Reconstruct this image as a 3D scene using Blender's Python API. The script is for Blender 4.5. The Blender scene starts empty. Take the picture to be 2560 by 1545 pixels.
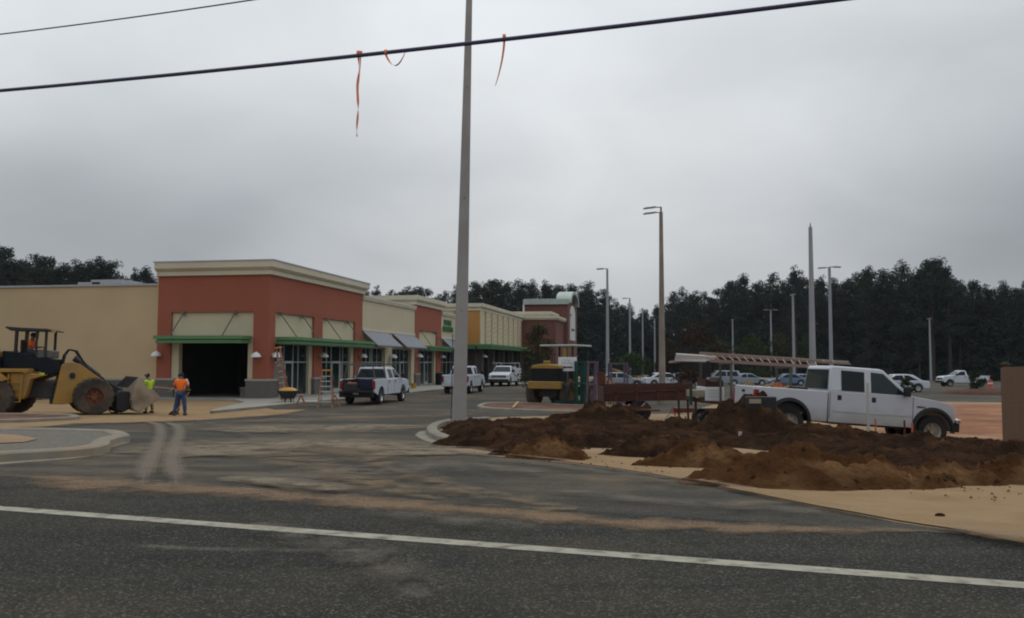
import bpy, bmesh, math, random
from mathutils import Vector, Matrix, noise
rad = math.radians
PI = math.pi
sc = bpy.context.scene
col = sc.collection
random.seed(7)

# ------------------------------------------------------------------ camera
CZ = 1.5
cam_d = bpy.data.cameras.new('camera'); cam = bpy.data.objects.new('camera', cam_d); col.objects.link(cam)
cam_d.sensor_width = 36.0; cam_d.lens = 36.0*2150/2560
cam_d.clip_start = 0.1; cam_d.clip_end = 6000
cam.matrix_world = Matrix.Translation((0, 0, CZ)) @ Matrix.Rotation(rad(90+3.53), 4, 'X') @ Matrix.Rotation(rad(0.19), 4, 'Z')
sc.camera = cam
# ------------------------------------------------------------------ world: overcast daylight
SUN_EL, SUN_AZ = 48.0, 25.0          # azimuth measured from +Y towards +X
w = bpy.data.worlds.new('World'); sc.world = w; w.use_nodes = True
nt = w.node_tree; nt.nodes.clear(); N = nt.nodes; Lk = nt.links
def nn(t, **k):
    n = N.new(t)
    for a, b in k.items(): setattr(n, a, b)
    return n
tc = nn('ShaderNodeTexCoord'); sep = nn('ShaderNodeSeparateXYZ'); Lk.new(tc.outputs['Generated'], sep.inputs[0])
mx = nn('ShaderNodeMath', operation='MAXIMUM'); Lk.new(sep.outputs['Z'], mx.inputs[0]); mx.inputs[1].default_value = 0.0
# flatten direction onto a cloud deck so the clouds stretch towards the horizon
add = nn('ShaderNodeMath', operation='ADD'); Lk.new(mx.outputs[0], add.inputs[0]); add.inputs[1].default_value = 0.35
dvx = nn('ShaderNodeMath', operation='DIVIDE'); Lk.new(sep.outputs['X'], dvx.inputs[0]); Lk.new(add.outputs[0], dvx.inputs[1])
dvy = nn('ShaderNodeMath', operation='DIVIDE'); Lk.new(sep.outputs['Y'], dvy.inputs[0]); Lk.new(add.outputs[0], dvy.inputs[1])
cmb = nn('ShaderNodeCombineXYZ'); Lk.new(dvx.outputs[0], cmb.inputs[0]); Lk.new(dvy.outputs[0], cmb.inputs[1]); cmb.inputs[2].default_value = 3.7
no1 = nn('ShaderNodeTexNoise'); no1.inputs['Scale'].default_value = 0.6; no1.inputs['Detail'].default_value = 3.0; no1.inputs['Roughness'].default_value = 0.38
no1.inputs['Distortion'].default_value = 0.3
mpw = nn('ShaderNodeMapping'); mpw.inputs['Location'].default_value = (48.6163, -5.2283, -8.9489); Lk.new(cmb.outputs[0], mpw.inputs[0]); Lk.new(mpw.outputs[0], no1.inputs['Vector'])
# luminance of an overcast sky: (1 + 2 sin(elevation))/3
lum = nn('ShaderNodeMath', operation='MULTIPLY_ADD'); Lk.new(mx.outputs[0], lum.inputs[0]); lum.inputs[1].default_value = 0.72; lum.inputs[2].default_value = 0.385
cr = nn('ShaderNodeMath', operation='SUBTRACT'); Lk.new(no1.outputs['Fac'], cr.inputs[0]); cr.inputs[1].default_value = 0.5
amp = nn('ShaderNodeMath', operation='MULTIPLY_ADD'); Lk.new(mx.outputs[0], amp.inputs[0]); amp.inputs[1].default_value = 2.602; amp.inputs[2].default_value = 0.494
amx = nn('ShaderNodeMath', operation='MINIMUM'); Lk.new(amp.outputs[0], amx.inputs[0]); amx.inputs[1].default_value = 1.7
ml = nn('ShaderNodeMath', operation='MULTIPLY_ADD'); Lk.new(cr.outputs[0], ml.inputs[0]); Lk.new(amx.outputs[0], ml.inputs[1]); Lk.new(lum.outputs[0], ml.inputs[2])
tint = nn('ShaderNodeMix', data_type='RGBA'); Lk.new(no1.outputs['Fac'], tint.inputs[0])
tint.inputs[6].default_value = (0.87, 0.96, 1.085, 1); tint.inputs[7].default_value = (0.995, 1.005, 0.985, 1)
no2 = nn('ShaderNodeTexNoise'); no2.inputs['Scale'].default_value = 2.6; no2.inputs['Detail'].default_value = 5.0; no2.inputs['Roughness'].default_value = 0.5; no2.inputs['Distortion'].default_value = 0.4; Lk.new(mpw.outputs[0], no2.inputs['Vector'])
wsp = nn('ShaderNodeMapRange'); Lk.new(no2.outputs['Fac'], wsp.inputs['Value']); wsp.inputs['From Min'].default_value = .3; wsp.inputs['From Max'].default_value = .7; wsp.inputs['To Min'].default_value = .93; wsp.inputs['To Max'].default_value = 1.07
ml2 = nn('ShaderNodeMath', operation='MULTIPLY'); Lk.new(ml.outputs[0], ml2.inputs[0]); Lk.new(wsp.outputs[0], ml2.inputs[1])
vm = nn('ShaderNodeVectorMath', operation='SCALE'); Lk.new(tint.outputs[2], vm.inputs[0]); Lk.new(ml2.outputs[0], vm.inputs['Scale'])
sky = nn('ShaderNodeTexSky', sky_type='NISHITA'); sky.sun_disc = False; sky.sun_elevation = rad(SUN_EL); sky.sun_rotation = rad(SUN_AZ)
b1 = nn('ShaderNodeBackground'); Lk.new(sky.outputs[0], b1.inputs[0]); b1.inputs[1].default_value = 0.05
b2 = nn('ShaderNodeBackground'); Lk.new(vm.outputs[0], b2.inputs[0]); b2.inputs[1].default_value = 1.05
ms = nn('ShaderNodeMixShader'); ms.inputs[0].default_value = 0.97; Lk.new(b1.outputs[0], ms.inputs[1]); Lk.new(b2.outputs[0], ms.inputs[2])
wo = nn('ShaderNodeOutputWorld'); Lk.new(ms.outputs[0], wo.inputs[0])
sun_d = bpy.data.lights.new('sun', 'SUN'); sun_d.energy = 0.5; sun_d.angle = rad(25); sun_d.color = (1, 0.96, 0.9)
sun = bpy.data.objects.new('sun', sun_d); col.objects.link(sun)
sun.rotation_euler = (rad(90-SUN_EL), 0, rad(180-SUN_AZ)); sun.location = (0, 0, 60)
sc.view_settings.view_transform = 'Standard'; sc.view_settings.look = 'None'; sc.view_settings.exposure = 0.0; sc.view_settings.gamma = 1.0
sc.view_settings.use_curve_mapping = False
sc.render.engine = 'CYCLES'
sc.cycles.filter_width = 2.0
sc.cycles.max_bounces = 6; sc.cycles.transparent_max_bounces = 12

HAZE = 0.000085
sc.cycles.volume_bounces = 0
# ------------------------------------------------------------------ terrain profile and survey helpers
F = 2150.0
RU = Vector((0.948, -0.318)); RN = Vector((0.318, 0.948))        # along / across the main road
VS = [-60, 8.5, 20, 31, 75, 100, 130, 200, 1000, 4000]; ZS = [0, 0, -.5, -.8, -.8, -1.1, -1.5, -2, -4, -6]
def zv(v):
    if v <= VS[0]: return ZS[0]
    for i in range(len(VS)-1):
        if v <= VS[i+1]: return ZS[i]+(ZS[i+1]-ZS[i])*(v-VS[i])/(VS[i+1]-VS[i])
    return ZS[-1]
def zg(x, y): return zv(RN.x*x+RN.y*y)
def hor(px): return 901.3+.0033*px
def at(px, py, Y): return Vector(((px-1280)/F*Y, Y, CZ+(hor(px)-py)/F*Y))
def G(px, py):          # where a sight line meets the ground
    k = (px-1280)/F; s = (py-hor(px))/F; a, b = 3.0, 900.0
    for _ in range(60):
        m = (a+b)/2
        if CZ-s*m <= zg(k*m, m): b = m
        else: a = m
    return Vector((k*b, b, zg(k*b, b)))

# ------------------------------------------------------------------ materials
def mat(name, c, rough=0.85, var=0.14, scale=2.0, bump=0.0, bscale=None, metal=0.0, spec=0.3, c2=None, detail=5, dust=None, trans=0):
    m = bpy.data.materials.new(name); m.use_nodes = True
    t = m.node_tree; p = t.nodes['Principled BSDF']; p.inputs['Roughness'].default_value = rough
    p.inputs['Metallic'].default_value = metal; p.inputs['Specular IOR Level'].default_value = spec
    co = t.nodes.new('ShaderNodeTexCoord')
    n = t.nodes.new('ShaderNodeTexNoise'); n.inputs['Scale'].default_value = scale; n.inputs['Detail'].default_value = detail
    n.inputs['Roughness'].default_value = 0.6
    t.links.new(co.outputs['Object'], n.inputs['Vector'])
    mr = t.nodes.new('ShaderNodeMapRange'); mr.inputs['From Min'].default_value = .33; mr.inputs['From Max'].default_value = .67
    t.links.new(n.outputs['Fac'], mr.inputs['Value'])
    mixn = t.nodes.new('ShaderNodeMix'); mixn.data_type = 'RGBA'
    a = c2 if c2 else tuple(x*(1-var) for x in c); b = c if c2 else tuple(min(1, x*(1+var)) for x in c)
    mixn.inputs[6].default_value = (*a, 1); mixn.inputs[7].default_value = (*b, 1)
    t.links.new(mr.outputs[0], mixn.inputs[0])
    out = mixn.outputs[2]
    if dust:     # (colour, noise scale, from, to)
        n3 = t.nodes.new('ShaderNodeTexNoise'); n3.inputs['Scale'].default_value = dust[1]; n3.inputs['Detail'].default_value = 6
        t.links.new(co.outputs['Object'], n3.inputs['Vector'])
        r3 = t.nodes.new('ShaderNodeMapRange'); r3.inputs['From Min'].default_value = dust[2]; r3.inputs['From Max'].default_value = dust[3]
        t.links.new(n3.outputs['Fac'], r3.inputs['Value'])
        m3 = t.nodes.new('ShaderNodeMix'); m3.data_type = 'RGBA'; t.links.new(r3.outputs[0], m3.inputs[0])
        t.links.new(out, m3.inputs[6]); m3.inputs[7].default_value = (*dust[0], 1); out = m3.outputs[2]
    t.links.new(out, p.inputs['Base Color'])
    if bump:
        n2 = t.nodes.new('ShaderNodeTexNoise'); n2.inputs['Scale'].default_value = bscale or scale*8; n2.inputs['Detail'].default_value = 4
        t.links.new(co.outputs['Object'], n2.inputs['Vector'])
        bp = t.nodes.new('ShaderNodeBump'); bp.inputs['Strength'].default_value = bump; bp.inputs['Distance'].default_value = 0.03 if bump < .9 else .08
        t.links.new(n2.outputs['Fac'], bp.inputs['Height']); t.links.new(bp.outputs[0], p.inputs['Normal'])
    return m

def graph(m): return m.node_tree, m.node_tree.nodes['Principled BSDF']
TAN = (0.22, 0.165, 0.105)
def mud(m, c, z0, z1, amt=1.0):
    """dried road mud thrown up along the lower body: lies below a ragged line"""
    t, p = graph(m); src = p.inputs['Base Color'].links[0].from_socket
    co = t.nodes.new('ShaderNodeTexCoord'); sp = t.nodes.new('ShaderNodeSeparateXYZ'); t.links.new(co.outputs['Object'], sp.inputs[0])
    n = t.nodes.new('ShaderNodeTexNoise'); n.inputs['Scale'].default_value = 2.2; n.inputs['Detail'].default_value = 6; t.links.new(co.outputs['Object'], n.inputs['Vector'])
    a = t.nodes.new('ShaderNodeMath'); a.operation = 'MULTIPLY_ADD'; t.links.new(n.outputs['Fac'], a.inputs[0]); a.inputs[1].default_value = -.7; t.links.new(sp.outputs['Z'], a.inputs[2])
    r = t.nodes.new('ShaderNodeMapRange'); t.links.new(a.outputs[0], r.inputs['Value']); r.inputs['From Min'].default_value = z1-.35; r.inputs['From Max'].default_value = z0-.35; r.inputs['To Max'].default_value = amt
    x = t.nodes.new('ShaderNodeMix'); x.data_type = 'RGBA'; t.links.new(r.outputs[0], x.inputs[0]); t.links.new(src, x.inputs[6]); x.inputs[7].default_value = (*c, 1)
    t.links.new(x.outputs[2], p.inputs['Base Color']); return m
def asphalt(name, base, dustamt, fine, speck, streak):
    """asphalt with aggregate speckle and wind-and-tyre-spread dust in streaks along the lane"""
    m = bpy.data.materials.new(name); m.use_nodes = True; t, p = graph(m)
    p.inputs['Roughness'].default_value = 0.95; p.inputs['Specular IOR Level'].default_value = 0.08
    co = t.nodes.new('ShaderNodeTexCoord')
    def noi(sc_, det, vec, rg=.6):
        n = t.nodes.new('ShaderNodeTexNoise'); n.inputs['Scale'].default_value = sc_; n.inputs['Detail'].default_value = det; n.inputs['Roughness'].default_value = rg
        t.links.new(vec, n.inputs['Vector']); return n.outputs['Fac']
    def mr(v, a, b, c=0, d=1):
        r = t.nodes.new('ShaderNodeMapRange'); r.inputs['From Min'].default_value = a; r.inputs['From Max'].default_value = b
        r.inputs['To Min'].default_value = c; r.inputs['To Max'].default_value = d; t.links.new(v, r.inputs['Value']); return r.outputs[0]
    def mul(a, b):
        n = t.nodes.new('ShaderNodeMath'); n.operation = 'MULTIPLY'; t.links.new(a, n.inputs[0])
        if isinstance(b, float): n.inputs[1].default_value = b
        else: t.links.new(b, n.inputs[1])
        return n.outputs[0]
    def mix(f, a, b):
        n = t.nodes.new('ShaderNodeMix'); n.data_type = 'RGBA'; t.links.new(f, n.inputs[0])
        for s, q in ((6, a), (7, b)):
            if isinstance(q, tuple): n.inputs[s].default_value = (*q, 1)
            else: t.links.new(q, n.inputs[s])
        return n.outputs[2]
    o = co.outputs['Object']
    mp = t.nodes.new('ShaderNodeMapping'); mp.inputs['Rotation'].default_value = (0, 0, streak[0]); mp.inputs['Scale'].default_value = (streak[1], streak[2], 1)
    t.links.new(o, mp.inputs['Vector'])
    c = mix(mr(noi(fine, 3, o, .7), .36, .66), tuple(x*.55 for x in base), tuple(x*1.5 for x in base))
    vo = t.nodes.new('ShaderNodeTexVoronoi'); vo.inputs['Scale'].default_value = speck; t.links.new(o, vo.inputs['Vector'])
    vr = t.nodes.new('ShaderNodeSeparateColor'); t.links.new(vo.outputs['Color'], vr.inputs[0])
    c = mix(mul(mr(vr.outputs[0], .80, 1.0), .55), c, (0.19, 0.18, 0.155))
    big = mr(noi(.23, 4, o), .40, .66); st = mr(noi(1.0, 5, mp.outputs[0], .62), .40, .72); md = mr(noi(1.6, 6, o, .65), .38, .72)
    a1 = mul(st, mr(big, 0, 1, .25, 1.0)); a2 = mul(md, big)
    s = t.nodes.new('ShaderNodeMath'); s.operation = 'ADD'; t.links.new(a1, s.inputs[0]); t.links.new(a2, s.inputs[1]); s.use_clamp = True
    c = mix(mul(s.outputs[0], float(dustamt)), c, TAN)
    t.links.new(c, p.inputs['Base Color'])
    bp = t.nodes.new('ShaderNodeBump'); bp.inputs['Strength'].default_value = .6; bp.inputs['Distance'].default_value = .012
    t.links.new(noi(fine*1.3, 3, o, .8), bp.inputs['Height']); t.links.new(bp.outputs[0], p.inputs['Normal'])
    return m
def dust_sheet(name, c, dens, kind):
    """loose sand on the paving: thins out to nothing at its edges"""
    m = bpy.data.materials.new(name); m.use_nodes = True; t, p = graph(m); p.inputs['Roughness'].default_value = .95; p.inputs['Specular IOR Level'].default_value = .1
    uv = t.nodes.new('ShaderNodeUVMap'); uv.uv_map = 'UVMap'; sx = t.nodes.new('ShaderNodeSeparateXYZ'); t.links.new(uv.outputs[0], sx.inputs[0])
    co = t.nodes.new('ShaderNodeTexCoord')
    def math_(op, a, b=None, c_=None):
        n = t.nodes.new('ShaderNodeMath'); n.operation = op; n.use_clamp = False
        for i, q in enumerate((a, b, c_)):
            if q is None: continue
            if isinstance(q, (int, float)): n.inputs[i].default_value = q
            else: t.links.new(q, n.inputs[i])
        return n.outputs[0]
    def noi(s, d, v):
        n = t.nodes.new('ShaderNodeTexNoise'); n.inputs['Scale'].default_value = s; n.inputs['Detail'].default_value = d; n.inputs['Roughness'].default_value = .65
        t.links.new(v, n.inputs['Vector']); return n.outputs['Fac']
    edge = math_('SUBTRACT', 1.0, math_('ABSOLUTE', math_('MULTIPLY_ADD', sx.outputs['Y'], 2.0, -1.0)))    # 0 rim .. 1 middle
    nn_ = noi({'strip': 1.7, 'veil': 2.6}.get(kind, 2.5), 6, co.outputs['Object'])
    a = math_('ADD', math_('MULTIPLY', edge, 1.5), math_('MULTIPLY_ADD', nn_, {'strip': 3.2, 'veil': 5.5, 'film': 2.6}.get(kind, 1.6), {'strip': -1.9, 'veil': -2.8, 'film': -1.05}.get(kind, -.75)))
    if kind in ('film', 'veil'):      # a thin film: fades evenly towards every rim, broken up by large and small patches
        pn = math_('MAXIMUM', math_('MULTIPLY_ADD', nn_, 3.4, -1.05 if kind == 'film' else -1.35), 0.0)
        a = math_('MULTIPLY', math_('MULTIPLY', math_('POWER', edge, .8), 1.5), pn)
    uv2 = t.nodes.new('ShaderNodeUVMap'); uv2.uv_map = 'Ends'; s2 = t.nodes.new('ShaderNodeSeparateXYZ'); t.links.new(uv2.outputs[0], s2.inputs[0])
    ends = math_('SUBTRACT', 1.0, math_('ABSOLUTE', math_('MULTIPLY_ADD', s2.outputs['X'], 2.0, -1.0)))
    a = math_('ADD', a, math_('MULTIPLY', math_('SUBTRACT', math_('MINIMUM', math_('MULTIPLY', ends, 4.0), 1.0), 1.0), 1.6))
    a = math_('MULTIPLY', a, math_('MULTIPLY_ADD', noi(38, 3, co.outputs['Object']), 2.4, -.25))
    if kind == 'track':      # ribs pressed by the tyre lugs, along the length
        wv = math_('SINE', math_('MULTIPLY', sx.outputs['X'], 42.0)); wv2 = math_('SINE', math_('MULTIPLY', sx.outputs['Y'], 40.0))
        a = math_('ADD', math_('MULTIPLY', a, .85), math_('ADD', math_('MULTIPLY', wv, .1), math_('MULTIPLY', wv2, .06)))
    n = t.nodes.new('ShaderNodeMath'); n.operation = 'MULTIPLY'; n.use_clamp = True; t.links.new(a, n.inputs[0]); n.inputs[1].default_value = dens
    n2 = t.nodes.new('ShaderNodeMath'); n2.operation = 'MINIMUM'; t.links.new(n.outputs[0], n2.inputs[0]); n2.inputs[1].default_value = min(.95, dens*.9)
    t.links.new(n2.outputs[0], p.inputs['Alpha'])
    mixn = t.nodes.new('ShaderNodeMix'); mixn.data_type = 'RGBA'; t.links.new(noi(.9, 5, co.outputs['Object']), mixn.inputs[0])
    mixn.inputs[6].default_value = (*[x*.75 for x in c], 1); mixn.inputs[7].default_value = (*[x*1.2 for x in c], 1)
    t.links.new(mixn.outputs[2], p.inputs['Base Color'])
    return m
def metalribs(name, c, freq, axis='Y'):
    m = mat(name, c, .45, .1, 1.5, metal=.0, spec=.5); return m

M = {}
M['road'] = asphalt('road_asphalt', (.028, .029, .025), .17, 46, 75, (0.33, .10, 1.3))
M['lot'] = asphalt('lot_asphalt', (.042, .042, .038), .50, 50, 80, (-0.45, .16, 1.1))
M['ground'] = mat('site_sand', (.30, .205, .115), .97, .2, .5, .5, 9, c2=(.22, .14, .075), dust=((.24, .12, .06), .16, .55, .75))
M['sand'] = mat('tan_sand', (.31, .215, .118), .97, .15, .8, .8, 8, c2=(.225, .15, .08), spec=.05, dust=((.20, .12, .062), .8, .55, .8))
M['clay'] = mat('orange_clay', (.30, .125, .05), .97, .2, .6, .7, 6, c2=(.16, .062, .030), dust=((.33, .20, .105), .45, .5, .72))
M['topsoil'] = mat('dark_topsoil', (.052, .030, .019), 1, .3, 2.2, 1.0, 14, c2=(.021, .013, .009), spec=0, dust=((.095, .046, .023), 1.0, .54, .76))
M['brownsoil'] = mat('brown_soil', (.094, .044, .019), 1, .3, 1.6, 1.0, 12, c2=(.050, .025, .012), spec=0, dust=((.19, .108, .052), 1.1, .50, .74))
M['midsoil'] = mat('mixed_soil', (.048, .028, .017), 1, .3, 1.8, 1.0, 14, c2=(.026, .016, .010), spec=0, dust=((.13, .070, .034), 1.4, .52, .76))
M['concrete'] = mat('pale_concrete', (.195, .18, .145), .9, .16, 1.8, .15, 20, dust=((.27, .19, .11), .7, .5, .75))
M['walkcon'] = mat('walk_concrete', (.25, .24, .215), .9, .1, 1.2, .1, 20, dust=((.2, .15, .10), .5, .5, .8))
M['gravel'] = mat('white_gravel', (.25, .23, .185), .95, .3, 16, 1, 30, c2=(.12, .105, .085))
M['paint'] = mat('road_paint', (.31, .29, .225), .8, .15, 5, dust=((.12, .10, .08), 6.0, .50, .72))
M['strip'] = dust_sheet('sand_ridge', (.235, .16, .10), .8, 'strip')
M['thin'] = dust_sheet('thin_sand', (.25, .18, .11), .55, 'veil')
M['veil'] = dust_sheet('grey_dust', (.21, .18, .145), .40, 'veil')
M['film'] = dust_sheet('dust_film', (.27, .215, .15), .78, 'film')
M['track'] = dust_sheet('track_dust', (.22, .185, .145), .70, 'track')
M['beige'] = mat('beige_stucco', (.47, .355, .215), .92, .05, .35, .12, 60)
M['cream'] = mat('cream_stucco', (.50, .44, .31), .92, .05, .4, .1, 60)
M['trim'] = mat('cream_cornice', (.56, .51, .40), .88, .06, .5)
M['red'] = mat('terracotta_stucco', (.285, .088, .055), .92, .06, .35, .1, 60)
M['ochre'] = mat('ochre_stucco', (.47, .235, .07), .92, .06, .4)
M['block'] = mat('grey_block', (.135, .125, .112), .95, .16, 2.5, .5, 30)
M['block2'] = mat('grey_block_dark', (.11, .104, .096), .95, .16, 2.5, .5, 30)
M['cap'] = mat('stone_cap', (.30, .275, .23), .9, .08, 2)
M['green'] = mat('green_canopy_metal', (.085, .20, .085), .5, .08, 1.2, spec=.4)
M['mint'] = mat('pale_green_metal', (.33, .40, .36), .5, .1, 1, spec=.4)
M['greensign'] = mat('green_letters', (.03, .14, .05), .5, .05)
M['awning'] = mat('blue_grey_awning', (.115, .13, .165), .5, .08, 1, spec=.3)
M['awnin'] = mat('awning_inside', (.12, .11, .09), .9)
M['alu'] = mat('aluminium', (.42, .45, .45), .45, .06, 2, metal=.3, spec=.5)
M['roofmetal'] = mat('grey_coping', (.33, .34, .36), .5, .06, 2, spec=.5)
M['roof'] = mat('flat_roof', (.25, .25, .24), .95)
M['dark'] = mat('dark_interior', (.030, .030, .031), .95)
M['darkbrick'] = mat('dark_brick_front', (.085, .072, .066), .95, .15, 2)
M['brick'] = mat('red_brick', (.15, .066, .054), .95, .12, 3, .2, 12)
M['glass'] = mat('shop_glass', (.010, .019, .020), .1, .05, spec=.35)
M['frost'] = mat('papered_glass', (.16, .19, .17), .5, .15, 3)
M['bracket'] = mat('steel_rod', (.12, .12, .11), .6, metal=.5)
M['lampwhite'] = mat('lamp_shade_white', (.62, .63, .62), .45, .05)
M['poleconc'] = mat('concrete_pole', (.30, .285, .27), .85, .08, .8, .1, 40, dust=((.22, .19, .165), .35, .5, .75))
M['polegrey'] = mat('grey_pole', (.27, .28, .30), .8, .07, .5, .06, 40)
M['polestain'] = mat('stained_pole', (.24, .21, .185), .85, .15, 1, dust=((.18, .12, .09), .6, .45, .7))
M['white'] = mat('white_car_paint', (.52, .53, .57), .3, .03, 1, spec=.4, dust=((.38, .34, .28), .9, .56, .85))
M['muddywhite'] = mud(mat('muddy_white_paint', (.47, .48, .515), .3, .03, 1, spec=.5), (.27, .23, .175), .45, 1.0, .75)
M['darkclay'] = mat('dark_red_clay', (.125, .060, .034), .97, .2, 1.2, .8, 8, c2=(.07, .035, .024), dust=((.22, .12, .07), .9, .5, .75))
M['whitec'] = mat('clean_white_paint', (.50, .53, .58), .3, .03, 1, spec=.4)
M['silver'] = mat('silver_car_paint', (.25, .28, .33), .3, .03, 1, metal=.3, spec=.5)
M['bluec'] = mat('blue_car_paint', (.10, .16, .25), .3, .03, 1, spec=.5)
M['carglass'] = mat('car_glass', (.006, .010, .014), .1, .05, spec=.22)
M['carglasst'] = mat('teal_car_glass', (.014, .028, .030), .1, .4, 2.5, spec=.25)
M['black'] = mat('black_plastic', (.018, .018, .020), .6)
M['rubber'] = mat('tyre_rubber', (.020, .020, .021), .9, .2, 4, dust=((.07, .055, .04), 1.6, .5, .8))
M['dustrubber'] = mat('muddy_tyre_rubber', (.045, .037, .031), .95, .3, 3, .6, 14, dust=((.14, .10, .066), 1.1, .45, .75))
M['chrome'] = mat('chrome', (.55, .56, .58), .25, .05, metal=.8)
M['rim'] = mat('dusty_wheel_rim', (.30, .27, .22), .5, .15, 4, metal=.3)
M['tail'] = mat('tail_lamp_red', (.22, .015, .015), .3, .1)
M['amber'] = mat('amber_lens', (.5, .2, .04), .3)
M['lens'] = mat('clear_lens', (.5, .52, .54), .2)
M['yellow'] = mat('loader_yellow', (.36, .20, .040), .6, .12, 1.2, dust=((.22, .15, .085), 1.0, .45, .75))
M['oldyellow'] = mat('dull_yellow', (.27, .165, .035), .6, .12, 1.5, dust=((.2, .14, .07), 1.2, .5, .8))
M['rustrim'] = mat('rusty_rim', (.15, .06, .035), .9, .2, 3)
M['bucket'] = mat('bucket_steel', (.30, .245, .175), .85, .12, 2, dust=((.15, .11, .08), 1.2, .5, .75))
M['darksteel'] = mat('dark_steel', (.032, .030, .030), .7, .2, 3)
M['bluesteel'] = mat('blue_black_steel', (.009, .012, .017), .6, .2, 3, spec=.15)
M['maroon'] = mat('maroon_steel', (.052, .020, .016), .8, .2, 2, dust=((.07, .035, .028), 1.6, .5, .78))
M['rust'] = mat('rusted_steel', (.085, .030, .018), .9, .25, 3)
M['mauve'] = mat('mauve_steel', (.105, .072, .105), .7, .12, 2)
M['rackgreen'] = mat('dark_green_steel', (.012, .055, .036), .6, .12, 2)
M['wood'] = mat('raw_lumber', (.42, .25, .11), .85, .15, 3)
M['fibre'] = mat('ladder_orange', (.27, .115, .075), .6, .1, 3)
M['fibrepale'] = mat('ladder_pink', (.25, .165, .14), .6, .1, 3)
M['laddercap'] = mat('yellow_plastic', (.42, .23, .03), .5, .1)
M['pvc'] = mat('white_pvc', (.42, .38, .35), .5, .05)
M['signw'] = mat('sign_white', (.62, .63, .66), .6, .04)
M['signk'] = mat('sign_print', (.03, .03, .035), .8)
M['signg'] = mat('sign_grey_print', (.30, .30, .31), .8)
M['skin'] = mat('skin', (.16, .09, .06), .6, .06, 5)
M['orange'] = mat('orange_shirt', (.80, .16, .02), .9, .1, 4)
M['lime'] = mat('lime_shirt', (.42, .60, .05), .9, .1, 4)
M['wshirt'] = mat('white_shirt', (.55, .55, .55), .9, .06, 4)
M['denim'] = mat('blue_denim', (.035, .06, .125), .95, .15, 5)
M['khaki'] = mat('khaki_trousers', (.26, .20, .12), .95, .12, 5)
M['boot'] = mat('dark_boot', (.05, .04, .035), .9)
M['hair'] = mat('dark_hair', (.02, .016, .014), .9)
M['cable'] = mat('cable_jacket', (.055, .055, .11), .5, .05)
M['ribbon'] = mat('orange_ribbon', (.78, .27, .15), .8, .12, 12)
M['bark'] = mat('pine_bark', (.040, .032, .028), .95, .2, 3)
M['pine'] = mat('pine_needles', (.035, .049, .040), .95, .25, .35, spec=.04)
M['pine2'] = mat('dark_pine_needles', (.030, .043, .038), .95, .25, .35, spec=.04)
M['leaf'] = mat('green_leaves', (.036, .056, .024), .9, .3, .6, spec=.05)
M['leafred'] = mat('russet_leaves', (.048, .032, .022), .9, .3, .6, spec=.05)
M['leafolive'] = mat('olive_leaves', (.055, .052, .026), .9, .3, .6, spec=.05)
M['mulch'] = mat('brown_mulch', (.10, .05, .03), 1, .3, 4, 1, 20)
M['tanblock'] = mat('tan_split_block', (.15, .098, .066), .95, .1, 1.4, .4, 35)
M['hivisblue'] = mat('navy_gear', (.012, .016, .038), .7)
M['bush'] = M['leaf']
M['redflag'] = mat('red_stake_paint', (.5, .10, .07), .8)

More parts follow.
